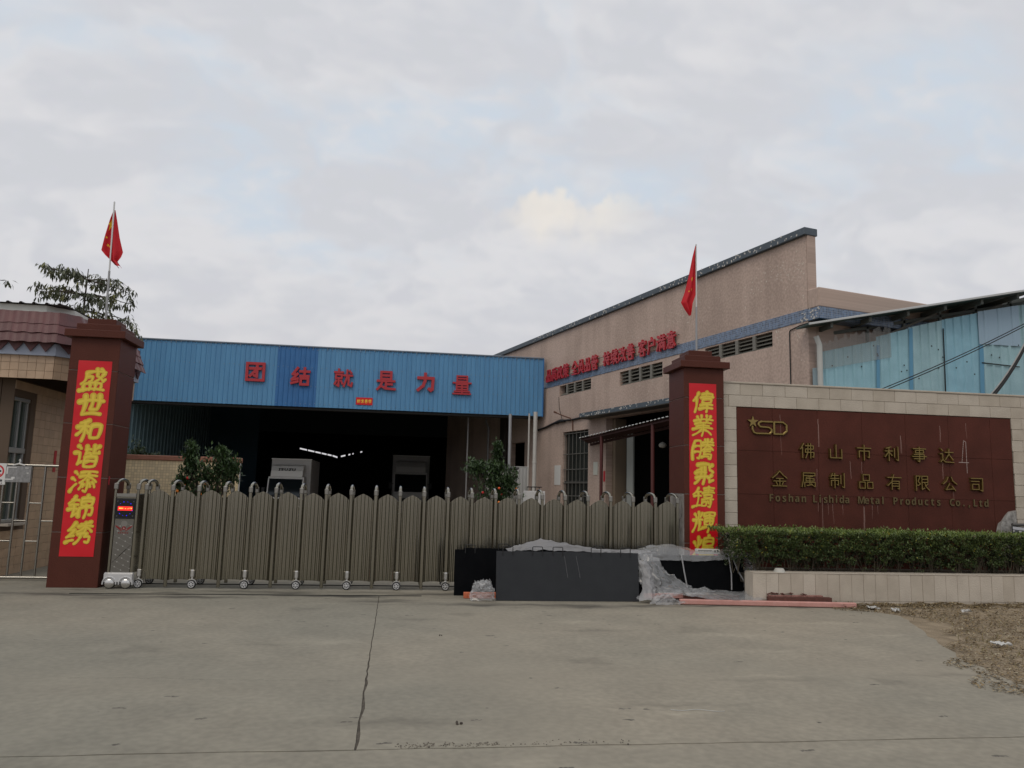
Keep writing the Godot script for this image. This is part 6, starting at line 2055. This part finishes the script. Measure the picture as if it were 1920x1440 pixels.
	var groups := [["品质政策", -12.57, -10.78], ["全员品管", -10.58, -8.78], ["持续改善", -8.47, -6.63], ["客户满意", -6.46, -4.59]]
	for gr in groups:
		var cw: float = (gr[2] - gr[1]) / 4.0
		for i in 4:
			part(t, "character", glyph(gr[0][i], cw * 0.88, 0.47, 0.050, 0.06), M.red_letter, at(gr[1] + cw * (i + 0.5), 5.66, 0.05))
	part(t, "fixing_wire", tube([Vector3(-12.6, 5.76, 0.046), Vector3(-4.5, 5.76, 0.046)], 0.008, 4), M.cable)
	part(t, "fixing_wire", tube([Vector3(-12.6, 5.52, 0.046), Vector3(-4.5, 5.52, 0.046)], 0.008, 4), M.cable)

# ---------------------------------------------------------------- lean-to of pale blue sheets behind the sign wall
func lean_to() -> void:
	var s := thing("lean_to_shed", "lean-to shed of patched pale blue corrugated sheets under a sloping dark roof", "shed", Vector3(8.26, 0, -14.70))
	var pale := surf(Color(0.33, 0.56, 0.64), Color(0.27, 0.48, 0.555), 1.4, 0.6, 0.0, 221, 0.0, 256)
	var pale2 := surf(Color(0.30, 0.54, 0.65), Color(0.25, 0.46, 0.565), 1.1, 0.6, 0.0, 222, 0.0, 256)
	var pale3 := surf(Color(0.36, 0.55, 0.60), Color(0.29, 0.46, 0.51), 1.6, 0.6, 0.0, 223, 0.0, 256)
	var azure := mat(0.11, 0.30, 0.46, 0.55)
	# [x, width, left top, right top, material, rib pitch]
	var sh := [[0.0, 0.20, 4.25, 4.29, mat(0.30, 0.39, 0.43, 0.6), 0.3], [0.20, 1.23, 4.60, 4.90, pale, 0.205], [1.43, 0.75, 4.98, 5.20, pale, 0.205], [2.18, 0.77, 5.22, 5.42, pale3, 0.19], [2.95, 0.85, 5.43, 5.63, pale2, 0.195], [3.80, 0.95, 5.63, 5.84, pale3, 0.20], [4.75, 1.9, 5.84, 6.26, pale3, 0.24]]
	for k in sh.size():
		var q = sh[k]
		part(s, "corrugated_sheet", ribbed(q[1], q[2] - 2.6, q[3] - 2.6, q[5], 0.09, 0.028), q[4], at(q[0], 2.6, 0.003 * (k % 3)))
	for q in [[1.36, 0.075, 4.80], [2.10, 0.085, 5.20], [3.72, 0.10, 5.60]]:
		var o := part(s, "blue_strip", ribbed(q[1], q[2] - 2.6, q[2] - 2.59, 0.5, 0.05, 0.02), azure, Transform3D(Basis(Vector3.BACK, -0.035), Vector3(q[0] - 0.02, 2.6, 0.030)))
		o.set_meta("label", "narrow bright blue cover strip")
	part(s, "sheet_seam", tube([Vector3(3.82, 4.55, 0.035), Vector3(4.7, 4.50, 0.035)], 0.012, 5), M.dark)
	part(s, "sheet_seam", tube([Vector3(2.93, 2.7, 0.03), Vector3(2.96, 5.24, 0.03)], 0.012, 5), M.dark)
	# patch sheet over the top of the fourth bay
	part(s, "patch_sheet", ribbed(0.98, 0.70, 0.90, 0.33, 0.09, 0.02), mat(0.33, 0.46, 0.57, 0.6), at(3.78, 4.95, 0.035))
	# ragged film hung in the gap under the roof
	var film := mat(0.42, 0.42, 0.40, 0.5)
	film.albedo_color.a = 0.34
	film.transparency = BaseMaterial3D.TRANSPARENCY_ALPHA
	film.cull_mode = BaseMaterial3D.CULL_DISABLED
	var g := RandomNumberGenerator.new()
	g.seed = 3
	var rows := []
	for i in 5:
		var row := PackedVector3Array()
		for j in 40:
			var u := j / 39.0
			var topy := 4.86 + 0.42 * u - (g.randf_range(0.0, 0.17) if i == 0 else 0.0)
			var boty := 4.20 + 0.36 * u
			row.append(Vector3(0.05 + u * 1.70, lerpf(topy, boty, i / 4.0), 0.05 + 0.02 * sin(j * 1.9)))
		rows.append(row)
	part(s, "torn_film", sheet(rows, true), film)
	# roof and timbers
	var slope := (6.07 - 5.08) / 4.86
	var rl := 5.6
	var ang := atan(slope)
	var rb := Basis(Vector3.BACK, ang)
	var o := Vector3(-0.28, 5.055, 0.40)
	var rm := mat(0.055, 0.10, 0.095, 0.6)
	part(s, "roof_sheet", bx(rl, 0.03, 0.50, 0.004), rm, Transform3D(rb, o + rb * Vector3(rl * 0.5, 0.02, -0.25)))
	part(s, "roof_sheet", bx(rl - 0.36, 0.03, 2.6, 0.004), rm, Transform3D(rb, o + rb * Vector3(rl * 0.5 + 0.18, 0.02, -1.802)))
	part(s, "roof_edge", bx(rl, 0.045, 0.03, 0.006), mat(0.50, 0.51, 0.50, 0.4, 0.3), Transform3D(rb, o + rb * Vector3(rl * 0.5, 0.02, 0.016)))
	var wood := mat(0.11, 0.12, 0.11, 0.9)
	for k in 7:
		var x := 0.15 + k * 0.85
		part(s, "rafter", bx(0.06, 0.10, 3.0, 0.006), wood, at(x + 0.12, 5.02 + (x + 0.40) * slope - 0.035, -1.18))
		part(s, "stud", bx(0.06, 0.9, 0.06, 0.006), mat(0.14, 0.15, 0.14, 0.8), at(x + 0.4, 4.70 + x * slope, -0.25))
	part(s, "top_chord", bx(4.9, 0.07, 0.06, 0.006), wood, Transform3D(rb, Vector3(2.80, 5.51, -0.25)))
	for k in 3: part(s, "brace", bx(1.5, 0.05, 0.05, 0.006), mat(0.16, 0.15, 0.13, 0.8), Transform3D(Basis(Vector3.BACK, 0.42), Vector3(2.3 + k * 1.6, 5.30 + k * 0.31, -0.22)))
	part(s, "white_downpipe", tube([Vector3(0.10, 2.6, 0.12), Vector3(0.10, 4.72, 0.12), Vector3(0.03, 4.90, 0.12)], 0.055, 10), mat(0.50, 0.51, 0.48, 0.5))
	slab(s, "gap_darkening_boards", M.dark, Vector3(-0.2, 0.0, -1.3), Vector3(5.4, 4.98, -1.2), 0.0)  # dark boards set close up, added to darken the gap under the roof
	var gab := PackedVector2Array([Vector2(-0.2, 4.98), Vector2(5.4, 4.98), Vector2(5.4, 6.14), Vector2(-0.2, 5.02)])
	part(s, "gable_board", prism(gab, -1.2, 0.1), M.dark)
	slab(s, "lower_wall", M.dark, Vector3(0.0, 0.0, -0.10), Vector3(5.3, 2.62, -0.01), 0.0)
	# nail holes
	for k in 34:
		part(s, "rust_hole", bx(0.025, 0.03, 0.004, 0.001), M.dark, at(rng.randf_range(0.4, 4.9), rng.randf_range(4.0, 5.0), 0.034)) if k < 22 else null
	var c1 := thing("overhead_cable", "pair of thin wires running up across the lean-to sheets", "cable")
	for dy in [0.0, 0.05]:
		var pts := []
		for k in 13:
			var t := k / 12.0
			pts.append(Vector3(lerpf(8.6, 13.8, t), 3.45 + dy + 2.46 * t - 0.10 * sin(t * PI), -13.9))
		part(c1, "wire", tube(pts, 0.010, 5), M.cable)
	var c2 := thing("power_cable", "thick black cable loop rising steeply over the lean-to sheets at the right edge", "cable")
	var pts2 := []
	for k in 15:
		var t := k / 14.0
		pts2.append(Vector3(11.0 + 2.0 * t, 3.25 + 1.0 * t + 1.6 * t * t, -13.9))
	part(c2, "cable", tube(pts2, 0.036, 7), M.cable)
	var pts3 := []
	for p in pts2: pts3.append(p + Vector3(-0.02, 0.07, 0.03))
	part(c2, "wrapped_wire", tube(pts3, 0.014, 5), mat(0.35, 0.35, 0.34, 0.5))

# ---------------------------------------------------------------- scene
func _ready() -> void:
	rng.seed = 20240
	setup_view()
	materials()
	pavement()
	roadside()
	shed()
	factory()
	lean_to()
	guardhouse()
	cream_wall()
	sign_wall()
	planter()
	pillar("left granite gate pillar with a stepped cap, beside the small tube gate", -5.13, -4.41, false)
	pillar("right granite gate pillar with pale joints and mortar showing low on its side", 4.785, 5.505, true)
	couplet("paper_couplet", "red paper couplet with seven gold brush characters on the left pillar", "盛世和谐添锦绣", Vector2(-4.995, 0.457), Vector2(-4.505, 3.437), -12.75, 0.042, 0.1300, 0.122, 0.78, 1)
	couplet("paper_couplet", "red paper couplet with seven dense gold characters on the right pillar", "偉業騰飛鑄輝煌", Vector2(4.875, 0.56), Vector2(5.368, 3.53), -12.75, 0.046, 0.1370, 0.126, 0.80, 2)
	flag("flagpole with a drooping red flag showing yellow stars on the left pillar", Vector3(-4.80, 4.145, -13.12), Vector3(-4.845, 6.13, -13.12), [
		[6.02, -0.012, 0.012], [5.85, -0.06, 0.05], [5.55, -0.12, 0.11], [5.32, -0.155, 0.175], [5.24, -0.09, 0.15], [5.16, -0.005, 0.10], [5.08, 0.07, 0.155], [5.06, 0.10, 0.165]], [[0.24, 0.18, 14.0, 0.3, 2.6], [0.12, 0.29, 5.0, 0.0, 2.2], [0.24, 0.36, 5.0, 0.5, 1.8], [0.36, 0.37, 5.0, 0.2, 1.8]], 1.5, -0.03, 1)
	flag("flagpole with a red flag hanging to the left of its pole on the right pillar", Vector3(5.162, 4.145, -13.12), Vector3(5.166, 6.13, -13.12), [
		[6.12, -0.014, 0.004], [5.9, -0.07, 0.004], [5.55, -0.14, 0.004], [5.24, -0.215, -0.002], [5.05, -0.285, -0.07], [4.94, -0.22, -0.085], [4.84, -0.15, -0.10], [4.825, -0.14, -0.115]], [[0.42, 0.32, 6.5, 0.3, 1.8], [0.55, 0.40, 5.0, 0.0, 1.6], [0.30, 0.42, 4.0, 0.5, 1.6]], 1.2, 0.0, 4)
	side_gate()
	folding_gate()
	stack()
	lorry("pale box lorry facing out of the blue shed's mouth with black lettering above its windscreen", -4.22, -30.2, 0.765, 1.35, true)
	lorry("second box lorry deep in the darkness at the right of the blue shed", 0.55, -38.6, 0.95, 1.1, false)
	plants()
